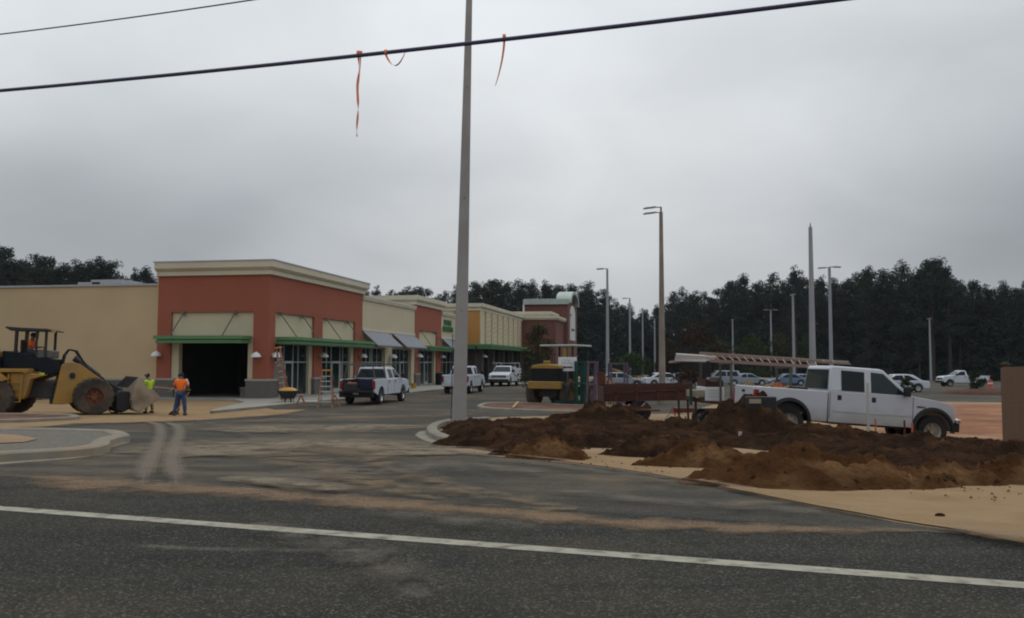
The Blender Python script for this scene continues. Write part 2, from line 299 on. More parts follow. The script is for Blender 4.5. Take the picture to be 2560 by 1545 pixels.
# ------------------------------------------------------------------ mesh helpers
class MB:
    def __init__(s): s.v = []; s.f = []
    def quad(s, a, b, c, d):
        n = len(s.v); s.v += [tuple(a), tuple(b), tuple(c), tuple(d)]; s.f.append((n, n+1, n+2, n+3)); return s
    def box(s, x0, y0, z0, x1, y1, z1):
        n = len(s.v)
        s.v += [(x, y, z) for z in (z0, z1) for y in (y0, y1) for x in (x0, x1)]
        s.f += [tuple(n+i for i in q) for q in ((0, 2, 3, 1), (4, 5, 7, 6), (0, 1, 5, 4), (2, 6, 7, 3), (0, 4, 6, 2), (1, 3, 7, 5))]; return s
    def bar(s, a, b, w, h=None, up=(0, 0, 1)):
        a, b = Vector(a), Vector(b); d = (b-a).normalized(); h = h or w; up = Vector(up)
        if abs(d.dot(up)) > .98: up = Vector((1, 0, 0))
        sd = d.cross(up).normalized(); u = sd.cross(d)
        n = len(s.v)
        for p in (a, b):
            for i, j in ((-1, -1), (1, -1), (1, 1), (-1, 1)): s.v.append(tuple(p+sd*i*w/2+u*j*h/2))
        s.f += [(n, n+3, n+2, n+1), (n+4, n+5, n+6, n+7)]+[(n+i, n+(i+1) % 4, n+4+(i+1) % 4, n+4+i) for i in range(4)]; return s
    def cyl(s, a, b, r0, r1=None, k=12, caps=True):
        a, b = Vector(a), Vector(b); d = (b-a).normalized(); r1 = r0 if r1 is None else r1
        up = Vector((0, 0, 1)) if abs(d.z) < .95 else Vector((1, 0, 0)); sd = d.cross(up).normalized(); u = sd.cross(d); n = len(s.v)
        for p, r in ((a, r0), (b, r1)):
            for i in range(k):
                t = 2*PI*i/k; s.v.append(tuple(p+sd*math.cos(t)*r+u*math.sin(t)*r))
        s.f += [(n+i, n+(i+1) % k, n+k+(i+1) % k, n+k+i) for i in range(k)]
        if caps: s.f += [tuple(n+i for i in reversed(range(k))), tuple(n+k+i for i in range(k))]
        return s
    def tube(s, pts, r, k=8):
        pts = [Vector(p) for p in pts]; n = len(s.v)
        for i, p in enumerate(pts):
            d = (pts[min(i+1, len(pts)-1)]-pts[max(i-1, 0)]).normalized()
            up = Vector((0, 0, 1)) if abs(d.z) < .9 else Vector((0, 1, 0)); sd = d.cross(up).normalized(); u = sd.cross(d)
            rr = r[i] if isinstance(r, (list, tuple)) else r
            for j in range(k):
                t = 2*PI*j/k; s.v.append(tuple(p+sd*math.cos(t)*rr+u*math.sin(t)*rr))
        for i in range(len(pts)-1):
            for j in range(k): s.f.append((n+i*k+j, n+i*k+(j+1) % k, n+(i+1)*k+(j+1) % k, n+(i+1)*k+j))
        s.f.append(tuple(n+j for j in reversed(range(k)))); s.f.append(tuple(n+(len(pts)-1)*k+j for j in range(k)))
        return s
    def prism(s, poly, y0, y1):          # polygon in (x, z), extruded along y
        n = len(s.v); k = len(poly)
        s.v += [(x, y0, z) for x, z in poly]+[(x, y1, z) for x, z in poly]
        s.f += [tuple(n+i for i in range(k)), tuple(n+k+i for i in reversed(range(k)))]
        s.f += [(n+(i+1) % k, n+i, n+k+i, n+k+(i+1) % k) for i in range(k)]; return s
    def prismx(s, poly, x0, x1):         # polygon in (y, z), extruded along x
        n = len(s.v); k = len(poly)
        s.v += [(x0, y, z) for y, z in poly]+[(x1, y, z) for y, z in poly]
        s.f += [tuple(n+i for i in reversed(range(k))), tuple(n+k+i for i in range(k))]
        s.f += [(n+i, n+(i+1) % k, n+k+(i+1) % k, n+k+i) for i in range(k)]; return s
    def lathe(s, prof, k=24, axis='y', c=(0, 0, 0)):   # prof: (radius, along)
        n = len(s.v); m = len(prof)
        for i in range(k):
            t = 2*PI*i/k
            for r, h in prof:
                if axis == 'y': s.v.append((c[0]+r*math.cos(t), c[1]+h, c[2]+r*math.sin(t)))
                elif axis == 'x': s.v.append((c[0]+h, c[1]+r*math.cos(t), c[2]+r*math.sin(t)))
                else: s.v.append((c[0]+r*math.cos(t), c[1]+r*math.sin(t), c[2]+h))
        for i in range(k):
            for j in range(m-1):
                a = n+i*m+j; b = n+((i+1) % k)*m+j; s.f.append((a, b, b+1, a+1))
        return s
    def ball(s, c, r, k=10, m=6, sq=(1, 1, 1)):
        prof = []
        n = len(s.v)
        for j in range(m+1):
            ph = -PI/2+PI*j/m
            for i in range(k):
                t = 2*PI*i/k; s.v.append((c[0]+r*sq[0]*math.cos(ph)*math.cos(t), c[1]+r*sq[1]*math.cos(ph)*math.sin(t), c[2]+r*sq[2]*math.sin(ph)))
        for j in range(m):
            for i in range(k): s.f.append((n+j*k+i, n+j*k+(i+1) % k, n+(j+1)*k+(i+1) % k, n+(j+1)*k+i))
        return s
    def build(s, name, m, parent=None, loc=None, smooth=False, bevel=0, seg=2, fix=True):
        me = bpy.data.meshes.new(name); me.from_pydata(s.v, [], s.f)
        if fix:
            bm = bmesh.new(); bm.from_mesh(me); bmesh.ops.recalc_face_normals(bm, faces=bm.faces)
            if smooth: bmesh.ops.remove_doubles(bm, verts=bm.verts, dist=1e-5)
            bm.to_mesh(me); bm.free()
        if smooth:
            me.polygons.foreach_set('use_smooth', [True]*len(me.polygons))
            try: me.set_sharp_from_angle(angle=rad(40))
            except Exception: pass
        me.materials.append(m)
        o = bpy.data.objects.new(name, me); col.objects.link(o)
        if parent: o.parent = parent
        if loc: o.location = loc
        if bevel:
            b = o.modifiers.new('bevel', 'BEVEL'); b.width = bevel; b.segments = seg; b.limit_method = 'ANGLE'; b.angle_limit = rad(35)
            if smooth is False:
                me.polygons.foreach_set('use_smooth', [True]*len(me.polygons))
                try: me.set_sharp_from_angle(angle=rad(30))
                except Exception: pass
        return o
def tag(o, label=None, cat=None, group=None, kind=None):
    if label: o['label'] = label
    if cat: o['category'] = cat
    if group: o['group'] = group
    if kind: o['kind'] = kind
    return o
def empty(name, loc, rz=0, rx=0, ry=0):
    o = bpy.data.objects.new(name, None); o.empty_display_size = .3; col.objects.link(o); o.location = loc; o.rotation_euler = (rx, ry, rz); return o
def thing(name, label, cat, loc, rz=0, group=None, ry=0): return tag(empty(name, loc, rz, 0, ry), label, cat, group)
def kids(o): return [c for c in bpy.data.objects if c.parent is o]
def copy_tree(o, parent=None, table=None):
    if table is None:
        table = {}
        for c in bpy.data.objects:
            if c.parent: table.setdefault(c.parent.name, []).append(c)
    c = o.copy(); col.objects.link(c); c.parent = parent
    for ch in table.get(o.name, []): copy_tree(ch, c, table)
    return c

def drape(bm, off):
    for v in VS[1:-1]:
        g = bm.verts[:]+bm.edges[:]+bm.faces[:]
        bmesh.ops.bisect_plane(bm, geom=g, plane_co=(RN.x*v, RN.y*v, 0), plane_no=(RN.x, RN.y, 0), dist=1e-5)
    for q in bm.verts: q.co.z = zg(q.co.x, q.co.y)+off
def sheet(name, pts, off, m, thick=0.0):
    bm = bmesh.new(); vs = [bm.verts.new((p[0], p[1], 0)) for p in pts]; f = bm.faces.new(vs)
    bmesh.ops.triangulate(bm, faces=[f]); drape(bm, off)
    if thick:
        r = bmesh.ops.extrude_face_region(bm, geom=bm.faces[:])
        for e in r['geom']:
            if isinstance(e, bmesh.types.BMVert): e.co.z -= thick
    bmesh.ops.recalc_face_normals(bm, faces=bm.faces)
    if not thick:
        for f in bm.faces:
            if f.normal.z < 0: f.normal_flip()
    me = bpy.data.meshes.new(name); bm.to_mesh(me); bm.free(); me.materials.append(m)
    o = bpy.data.objects.new(name, me); col.objects.link(o); return o
def smooth_path(pts, n=6):
    P = [Vector(p[:2]) for p in pts]; P = [P[0]*2-P[1]]+P+[P[-1]*2-P[-2]]; out = []
    for i in range(1, len(P)-2):
        for k in range(n):
            t = k/n; a, b, c, d = P[i-1:i+3]
            out.append(.5*((2*b)+(-a+c)*t+(2*a-5*b+4*c-d)*t*t+(-a+3*b-3*c+d)*t*t*t))
    out.append(P[-2]); return out
def ribbon(name, pts, wid, off, m, n=8):
    """a draped strip; uv.x runs in metres along it, uv.y from rim to rim"""
    P = smooth_path(pts, n); bm = bmesh.new(); uvl = bm.loops.layers.uv.new('UVMap'); uve = bm.loops.layers.uv.new('Ends'); rows = []; L = 0
    for i, p in enumerate(P):
        d = (P[min(i+1, len(P)-1)]-P[max(i-1, 0)]).normalized(); s = Vector((-d.y, d.x))
        if i: L += (p-P[i-1]).length
        t = i/(len(P)-1)*(len(wid)-1); j = min(int(t), len(wid)-2); ww = wid[j]+(wid[j+1]-wid[j])*(t-j) if len(wid) > 1 else wid[0]
        rows.append(([bm.verts.new((*(p+s*ww*(q/4-.5)), 0)) for q in range(5)], L))
    for i in range(len(rows)-1):
        for q in range(4):
            a, b = rows[i], rows[i+1]; f = bm.faces.new((a[0][q], a[0][q+1], b[0][q+1], b[0][q]))
            for lp, (u, v) in zip(f.loops, ((a[1], q/4), (a[1], (q+1)/4), (b[1], (q+1)/4), (b[1], q/4))): lp[uvl].uv = (u, v); lp[uve].uv = (u/max(L, .1), v)
    drape(bm, off)
    for f in bm.faces:
        f.normal_update()
        if f.normal.z < 0: f.normal_flip()
    me = bpy.data.meshes.new(name); bm.to_mesh(me); bm.free(); me.materials.append(m)
    o = bpy.data.objects.new(name, me); col.objects.link(o); return o
def GP(*p): return [G(x, y) for x, y in p]

# ================================================================== GROUND
bm = bmesh.new(); f = bm.faces.new([bm.verts.new(p) for p in ((-2500, -400, 0), (2500, -400, 0), (2500, 2600, 0), (-2500, 2600, 0))]); drape(bm, 0)
me = bpy.data.meshes.new('ground'); bm.to_mesh(me); bm.free(); me.materials.append(M['ground'])
o = bpy.data.objects.new('ground', me); col.objects.link(o); tag(o, kind='structure')
def rp(u, v): q = RU*u+RN*v; return (q.x, q.y, 0)
tag(sheet('road', [rp(-300, -12), rp(300, -12), rp(300, 8.5), rp(9.0, 8.5), rp(4, 8.52), rp(-300, 8.5)], .008, M['road']), kind='structure')
tag(sheet('edge_line', [rp(-300, 6.60), rp(300, 6.60), rp(300, 6.79), rp(-300, 6.79)], .012, M['paint']), kind='structure')
east = GP((2418, 1326), (2300, 1311), (2223, 1299), (2130, 1280), (2026, 1262), (1890, 1235), (1766, 1210), (1658, 1190), (1558, 1174), (1450, 1159), (1351, 1148), (1195, 1135), (1130, 1124),
          (1085, 1105), (1085, 1080), (1125, 1062), (1160, 1050), (1250, 1042), (1480, 1037), (1700, 1033), (1800, 1006), (2300, 1003), (2560, 1007))
lot = [rp(-60, 8.5)] + [rp(1.3, 8.5)] + [tuple(p) for p in east] + [(60, 45, 0), (160, 60, 0), (160, 172, 0), (-90, 172, 0), (-90, 30, 0)]
lot[0] = rp(-60, 8.5)
tag(sheet('driveway', lot, .004, M['lot']), kind='structure')
# sand over the paving at the left, under the loader and the workers
tag(sheet('sand_patch', GP((-500, 1075), (-100, 1070), (120, 1066), (195, 1058), (330, 1056), (440, 1052), (530, 1048), (620, 1041), (700, 1036), (770, 1024), (690, 1024), (610, 1031), (545, 1036), (520, 1030), (640, 1014), (615, 1001),
    (300, 999), (-500, 999)), .010, M['sand']), kind='structure')
tag(sheet('clay_patch', GP((2160, 1105), (2400, 1125), (2560, 1140), (2900, 1160), (2900, 1012), (2400, 1011), (2250, 1016), (2150, 1040)), .008, M['clay']), kind='structure')
tag(sheet('sand_verge', GP((2560, 1358), (2470, 1338), (2400, 1322), (2300, 1308), (2230, 1297), (2130, 1278), (2026, 1260), (1890, 1233), (1766, 1208), (1658, 1188), (1558, 1172), (1450, 1157), (1351, 1146), (1250, 1136),
    (1350, 1120), (1700, 1150), (2100, 1200), (2500, 1200), (3000, 1220), (3300, 1460)), .013, M['sand']), kind='structure')
tag(sheet('sand_lane', GP((1140, 1048), (1230, 1044), (1500, 1041), (1700, 1042), (2200, 1060), (2200, 1075), (1800, 1085), (1300, 1066), (1150, 1060)), .009, M['sand']), kind='structure')
# loose sand lines
tag(ribbon('sand_ridge', GP((-60, 1182), (60, 1190), (180, 1198), (300, 1211), (430, 1220), (560, 1226), (680, 1233), (820, 1246), (960, 1257), (1100, 1268), (1240, 1278), (1400, 1290), (1560, 1306), (1720, 1312), (1900, 1318), (2100, 1322), (2330, 1326), (2560, 1345)),
    [.5, 1.0, 1.5, 1.15, 1.3, 1.0, 1.2, .8, .95, .7, .8, .6, .55, .8], .017, M['strip']), kind='stuff', label='long ridge of orange sand along the seam between road and driveway', cat='sand')
k = 0
for path, wd, mm, lab in (
    (((700, 1128), (860, 1116), (1010, 1108), (1100, 1104)), [.5, 1.1, .8, .4], 'thin', 'thin sand streak leading to the kerb nose'),
    (((560, 1140), (760, 1148), (930, 1146), (1090, 1132)), [.6, 1.3, .8, .5], 'thin', 'wide thin sand streak in the middle of the driveway'),
    (((760, 1145), (880, 1185), (1010, 1225), (1150, 1262)), [.7, 1.1, .8, .5], 'thin', 'diagonal sand streak left by turning lorries'),
    (((1160, 1215), (1260, 1240), (1370, 1268), (1460, 1290)), [.15, .45, .6, .5], 'thin', 'short sand spur joining the ridge'),
    (((500, 1062), (700, 1052), (900, 1046), (1100, 1040), (1200, 1030)), [1.2, 2.6, 3.2, 2.6, 1.5], 'thin', 'broad sand wash in front of the shops'),
    (((420, 1150), (600, 1125), (800, 1112), (1000, 1125), (1150, 1150)), [2.5, 5.5, 6.5, 5.0, 2.5], 'film', 'very wide pale dust film over the middle of the driveway'),
    (((560, 1085), (700, 1075), (860, 1072), (1030, 1062)), [2.5, 5, 5.5, 3], 'film', 'wide pale dust film nearer the shops'),
    (((640, 1150), (800, 1180), (960, 1225), (1090, 1262)), [.5, .8, .9, .7], 'thin', 'second long diagonal sand streak beside the first'),
    (((820, 1120), (960, 1165), (1130, 1225), (1290, 1282)), [.6, .9, .8, .6], 'thin', 'long pale diagonal streak ending at the ridge'),
    (((520, 1200), (640, 1205), (800, 1222), (900, 1236)), [.4, .9, .9, .4], 'film', 'dust spread along the inside of the ridge'),
    (((1320, 1225), (1600, 1255), (1900, 1275), (2150, 1295)), [.5, .8, .8, .4], 'veil', 'faint dust along the apron near the seam'),
    (((850, 1110), (780, 1085), (720, 1060), (690, 1045)), [1.4, 1.6, 1.6, 1.2], 'veil', 'pale dust fan across the driveway'),
    (((-40, 1072), (120, 1068), (240, 1060), (420, 1055), (600, 1047), (760, 1030)), [.9, 1.2, 1.0, 1.2, 1.2, .6], 'thin', 'sand feathering out along the front of the sand patch'),
    (((480, 1048), (560, 1068), (640, 1095), (700, 1140)), [.6, .8, .8, .5], 'veil', 'curved dust trail from the workers towards the road'),
    (((1180, 1136), (1351, 1150), (1558, 1176), (1766, 1212), (2026, 1264), (2223, 1301), (2400, 1326)), [.25, .4, .3, .45, .3, .5, .4], 'strip', 'ragged fringe of sand spilling onto the asphalt edge'),
    (((2300, 1318), (2420, 1330), (2560, 1356), (2700, 1380)), [.3, .7, .9, .6], 'strip', 'sand washed over the road edge at the right'),
    (((620, 1230), (800, 1200), (1000, 1180), (1200, 1175), (1400, 1200)), [1.0, 2.0, 2.4, 1.6, .7], 'veil', 'grey dust film on the driveway'),
    (((1150, 1150), (1350, 1165), (1600, 1200), (1850, 1240)), [.5, .9, .8, .5], 'veil', 'pale dust along the driveway edge'),
    (((1780, 1290), (1860, 1272), (1960, 1270), (2010, 1278)), [.2, .4, .35, .2], 'thin', 'curl of orange sand near the end of the apron'),
    (((860, 1285), (1000, 1300), (1180, 1320), (1400, 1345)), [.3, .5, .6, .3], 'veil', 'dust dragged over the white line'),
    (((560, 1315), (760, 1355), (900, 1400), (1100, 1500), (1200, 1545)), [.3, .6, .7, .6, .5], 'veil', 'dust arc left by a tyre on the road'),
    (((250, 1380), (500, 1395), (780, 1400), (1020, 1398)), [.1, .16, .14, .1], 'veil', 'thin dust line along the road'),
):
    k += 1
    tag(ribbon('sand_streak', GP(*path), wd, .020+.0035*k, M[mm]), kind='stuff', label=lab, cat='sand')
tag(ribbon('tyre_track', GP((366, 1250), (368, 1215), (372, 1188), (386, 1155), (404, 1112), (409, 1082), (396, 1063), (350, 1052)), [.42, .40, .40, .44], .060, M['track']), kind='stuff', label='left of the two curved muddy tyre tracks on the driveway', cat='tyre track')
tag(ribbon('tyre_track', GP((458, 1255), (452, 1220), (447, 1190), (438, 1158), (446, 1116), (455, 1086), (446, 1067), (405, 1055)), [.42, .40, .40, .44], .064, M['track']), kind='stuff', label='right of the two curved muddy tyre tracks on the driveway', cat='tyre track')

# kerb islands
def kerb(name, label, path, width, height, closed=False, fillm=None, filloff=.06, fillname='fill', apron=None, group=None):
    t = thing(name, label, 'kerb', (0, 0, 0), group=group)
    P = smooth_path(path, 5); mb = MB(); rows = []
    for i, p in enumerate(P):
        d = (P[min(i+1, len(P)-1)]-P[max(i-1, 0)]).normalized(); s = Vector((-d.y, d.x)); z = zg(p.x, p.y)
        prof = [(-width/2-.02, -.1), (-width/2, height*.82), (-width/2+.04, height), (width/2-.05, height), (width/2, height*.8), (width/2+.05, -.1)]
        n = len(mb.v)
        for a, h in prof:
            q = p+s*a; mb.v.append((q.x, q.y, z+h))
        rows.append(n)
    for i in range(len(rows)-1):
        for j in range(5): mb.f.append((rows[i]+j, rows[i]+j+1, rows[i+1]+j+1, rows[i+1]+j))
    mb.f.append(tuple(rows[0]+j for j in range(6))); mb.f.append(tuple(rows[-1]+j for j in reversed(range(6))))
    mb.build('kerb_stone', M['concrete'], t, smooth=True)
    if fillm:
        q = sheet(fillname, [tuple(p) for p in P], filloff, M[fillm]); q.parent = t
    if apron:
        q = sheet('gutter', [tuple(p) for p in apron], .024, M['concrete'], .03); q.parent = t
    return t
kerb('kerb_island', 'near concrete kerb island with white gravel at the left edge', GP((-260, 1176), (0, 1155), (120, 1147), (215, 1139), (256, 1128), (262, 1118), (290, 1108), (312, 1103), (295, 1094), (264, 1090), (128, 1086), (0, 1085), (-260, 1087)), .34, .17,
     fillm='gravel', filloff=.12, fillname='gravel_bed', apron=GP((-260, 1186), (0, 1163), (110, 1154), (190, 1148), (262, 1137), (276, 1122), (334, 1105), (262, 1091), (240, 1100), (200, 1120), (-260, 1150)))
q = sheet('soil_patch', GP((-200, 1128), (0, 1124), (70, 1121), (104, 1112), (60, 1102), (0, 1098), (-200, 1096)), .135, M['ground']); tag(q, 'patch of tan soil on the white gravel of the near left island', 'soil', kind='stuff')
kerb('kerb_island', 'farther low kerb island heaped with reddish soil below the loader', GP((-300, 1056), (0, 1057), (120, 1053), (180, 1050), (197, 1047), (180, 1043), (120, 1041), (0, 1040), (-300, 1040)), .25, .13, fillm='darkclay', filloff=.10, fillname='soil_bed')
kerb('kerb_island', 'white kerb nose around the dark soil at the foot of the big concrete pole', GP((1168, 1114), (1130, 1107), (1098, 1097), (1083, 1085), (1086, 1073), (1108, 1063), (1150, 1056), (1220, 1052)), .30, .17,
     apron=GP((1150, 1118), (1090, 1110), (1055, 1098), (1040, 1088), (1052, 1079), (1082, 1074), (1100, 1085), (1140, 1108)))
kerb('kerb_island', 'orange clay planting island with kerb in front of the yellow machine', GP((1560, 1036), (1440, 1034), (1320, 1030), (1230, 1026), (1203, 1021), (1205, 1017), (1230, 1012), (1330, 1013), (1440, 1018), (1560, 1020)), .28, .15, fillm='darkclay', filloff=.13, fillname='clay_bed')
MB().bar(G(1283, 1029)+Vector((0, 0, .2)), G(1296, 1020)+Vector((0, 0, .32)), .09, .04).build('board', M['wood']); tag(bpy.data.objects['board'], 'short broken board lying on the orange clay island', 'board')

# dirt, rough and clodded
def inside(P, x, y):
    r = False; j = len(P)-1
    for i in range(len(P)):
        if (P[i][1] > y) != (P[j][1] > y) and x < (P[j][0]-P[i][0])*(y-P[i][1])/(P[j][1]-P[i][1])+P[i][0]: r = not r
        j = i
    return r
def sdist(P, x, y):
    d = 1e9
    for i in range(len(P)):
        a = P[i]; b = P[(i+1) % len(P)]; ex, ey = b[0]-a[0], b[1]-a[1]; t = max(0, min(1, ((x-a[0])*ex+(y-a[1])*ey)/(ex*ex+ey*ey+1e-9)))
        d = min(d, math.hypot(x-a[0]-ex*t, y-a[1]-ey*t))
    return d if inside(P, x, y) else -d
def field(name, poly, hfun, step, m, label, cat, kind='stuff'):
    x0, x1 = min(p[0] for p in poly)-.4, max(p[0] for p in poly)+.4; y0, y1 = min(p[1] for p in poly)-.4, max(p[1] for p in poly)+.4
    nx = int((x1-x0)/step); ny = int((y1-y0)/step); mb = MB(); hs = []
    for j in range(ny+1):
        for i in range(nx+1):
            x = x0+(x1-x0)*i/nx; y = y0+(y1-y0)*j/ny; d = sdist(poly, x, y)+.35*noise.noise(Vector((x*.9, y*.9, 3)))
            h = hfun(x, y, d); hs.append(h); mb.v.append((x, y, zg(x, y)+h))
    for j in range(ny):
        for i in range(nx):
            a = j*(nx+1)+i
            if max(hs[a], hs[a+1], hs[a+nx+1], hs[a+nx+2]) > -.07: mb.f.append((a, a+1, a+nx+2, a+nx+1))
    o = mb.build(name, M[m], fix=False); me = o.data; me.polygons.foreach_set('use_smooth', [True]*len(me.polygons))
    return tag(o, label, cat, kind=kind)
def fbm(x, y, s, z=0): return noise.fractal(Vector((x*s, y*s, z)), .9, 2.1, 5)
def ground_soil(x, y, d):
    if d < 0: return max(-.1, d*.5)
    return min(.20, .30*d)*(1+.7*fbm(x, y, .7)) + (.08*fbm(x, y, 2.6, 5)+.09*abs(noise.noise(Vector((x*5, y*5, 2))))+.05*abs(noise.noise(Vector((x*12, y*12, 8)))))*min(1, d*2)
field('topsoil', [tuple(p) for p in GP((1105, 1068), (1180, 1062), (1400, 1058), (1560, 1055), (1640, 1063), (1800, 1074), (2000, 1090), (2200, 1100), (2400, 1112), (2600, 1135), (2900, 1150), (2900, 1215), (2560, 1182), (2400, 1182), (2230, 1166), (2100, 1155), (1990, 1130),
    (1760, 1115), (1640, 1142), (1565, 1142), (1540, 1112), (1440, 1110), (1350, 1134), (1260, 1132), (1180, 1118), (1118, 1100))], ground_soil, .075, 'topsoil', 'rough spread of dark topsoil between the driveway and the white pickup', 'topsoil')
def pile(label, px, py, Yoff, rx, ry, h, m, seed, name='dirt_pile', peak=.9, rot=0, skew=0, group='dirt piles along the verge'):
    c = G(px, py); c = Vector((c.x*(1+Yoff/c.y), c.y+Yoff, 0)); n = 84; mb = MB(); step = 2.5/n
    for j in range(n+1):
        for i in range(n+1):
            u = -1.25+step*i; v = -1.25+step*j; x = u*rx; y = v*ry
            xr = x*math.cos(rot)-y*math.sin(rot); yr = x*math.sin(rot)+y*math.cos(rot)
            r = math.hypot(u-skew*(1-abs(u)), v)*(1+.30*noise.noise(Vector((u*1.5, v*1.5, seed))))
            b = (.5+.5*math.cos(PI*min(1, r)))**peak if r < 1 else 0
            lump = abs(noise.noise(Vector((xr*5.5, yr*5.5, seed))))*.11+abs(noise.noise(Vector((xr*13, yr*13, seed+4))))*.07
            z = h*b*(1+.5*fbm(xr, yr, 1.3, seed)) + ((.075*fbm(xr, yr, 3.2, seed+9)+lump)*min(1, b*7)) - (.12*(r-.97) if r > .97 else 0)
            gx, gy = c.x+xr, c.y+yr
            mb.v.append((xr, yr, zg(gx, gy)+z-.02))
    for j in range(n):
        for i in range(n): a = j*(n+1)+i; mb.f.append((a, a+1, a+n+2, a+n+1))
    o = mb.build(name, M[m], fix=False, loc=(c.x, c.y, 0)); o.data.polygons.foreach_set('use_smooth', [True]*len(o.data.polygons))
    rr = random.Random(seed*31); cm = MB(); big = max(rx, ry)
    for i in range(int(90*big)):
        vx = mb.v[rr.randrange(len(mb.v))]
        if math.hypot(vx[0]/rx, vx[1]/ry) > 1.08: continue
        r = rr.uniform(.012, .05)*(1 if rr.random() < .85 else 1.7); q = len(cm.v)
        for d in ((1, 0, 0), (0, 1, 0), (-1, 0, 0), (0, -1, 0), (0, 0, 1)): cm.v.append((vx[0]+d[0]*r*rr.uniform(.6, 1.3), vx[1]+d[1]*r*rr.uniform(.6, 1.3), vx[2]+d[2]*r*rr.uniform(.5, 1.1)-.005))
        for a, b in ((0, 1), (1, 2), (2, 3), (3, 0)): cm.f.append((q+a, q+b, q+4))
    c_ = cm.build('clods', M['brownsoil' if m != 'brownsoil' else 'midsoil'], o, fix=False); c_['kind'] = 'stuff'
    return tag(o, label, 'dirt pile', group)
pile('brown soil pile with two humps in front of the maroon trailer', 1500, 1072, 1.6, 2.4, 1.7, .78, 'midsoil', 1, skew=.1)
pile('low black soil hump right of the big concrete pole', 1255, 1122, 1.0, 1.9, 1.1, .42, 'topsoil', 2)
pile('black soil hump beside the sandy hollow', 1440, 1118, .8, 1.9, .9, .42, 'topsoil', 12)
pile('small black soil bump left of the brown heap', 1375, 1090, 1.2, 1.6, 1.2, .38, 'topsoil', 13)
pile('tallest dark pile, in front of the rear wheel of the crew cab pickup', 1872, 1105, 1.3, 2.15, 1.5, 1.18, 'midsoil', 3, peak=.85)
pile('dark soil shoulder spreading right of the tallest pile', 2040, 1115, .9, 1.7, 1.0, .5, 'topsoil', 14)
pile('blackish hump under the front door of the crew cab pickup', 2110, 1120, 1.1, 1.5, 1.0, .48, 'topsoil', 4)
pile('dark clump with a steep cut face beside the sandy hollow', 1640, 1146, .9, 1.1, .8, .45, 'topsoil', 5, peak=.7)
pile('dark hump left of the tallest pile', 1700, 1098, 1.3, 1.2, 1.0, .5, 'topsoil', 6)
pile('wide low bank of dark soil below the front wheel', 2330, 1160, 1.5, 2.9, 1.2, .48, 'topsoil', 7)
pile('dark bank of soil against the tan block sign base', 2580, 1180, 1.6, 2.4, 1.1, .42, 'topsoil', 8)
pile('small smooth brown heap near the driveway edge', 1380, 1150, .7, .95, .65, .38, 'brownsoil', 9)
pile('long brown heap between the white stake and the sand', 1760, 1172, .8, 1.35, .75, .38, 'brownsoil', 10)
pile('largest brown pile, nearest to the road', 2020, 1226, 1.2, 2.1, 1.25, .44, 'brownsoil', 11, skew=-.1)
pile('brown heap spilling right from the largest pile', 2180, 1225, .9, 1.4, .7, .36, 'brownsoil', 16)
pile('low brown heap with pale clods at its foot', 2350, 1218, .8, 1.1, .6, .30, 'brownsoil', 15)
pile('brown heap cut by the right edge of the picture', 2560, 1215, .7, 1.3, .7, .40, 'brownsoil', 17)
pile('small dark heap along the asphalt edge right of the kerb nose', 1330, 1140, .5, .9, .5, .22, 'topsoil', 18)
# clods and small stones
cl = MB(); random.seed(11)
for i in range(420):
    px = random.uniform(1150, 2560); t = (px-1150)/1410; py = random.uniform(1085+t*70, 1150+t*110)
    g = G(px, py); r = random.uniform(.008, .028); n = len(cl.v)
    for d in ((1, 0, 0), (0, 1, 0), (-1, 0, 0), (0, -1, 0), (0, 0, 1)): cl.v.append((g.x+d[0]*r*random.uniform(.7, 1.3), g.y+d[1]*r, g.z+.03+d[2]*r*random.uniform(.6, 1.1)))
    for a, b in ((0, 1), (1, 2), (2, 3), (3, 0)): cl.f.append((n+a, n+b, n+4))
tag(cl.build('clods', M['brownsoil'], fix=False), 'scattered clods of earth over the sandy verge', 'clods', kind='stuff')
MB().ball((0, 0, .02), .055, 8, 5, (1, .6, .45)).build('stone', M['topsoil'], loc=G(2338, 1288)); tag(bpy.data.objects['stone'], 'dark stone alone on the pale sand near the right edge', 'stone')

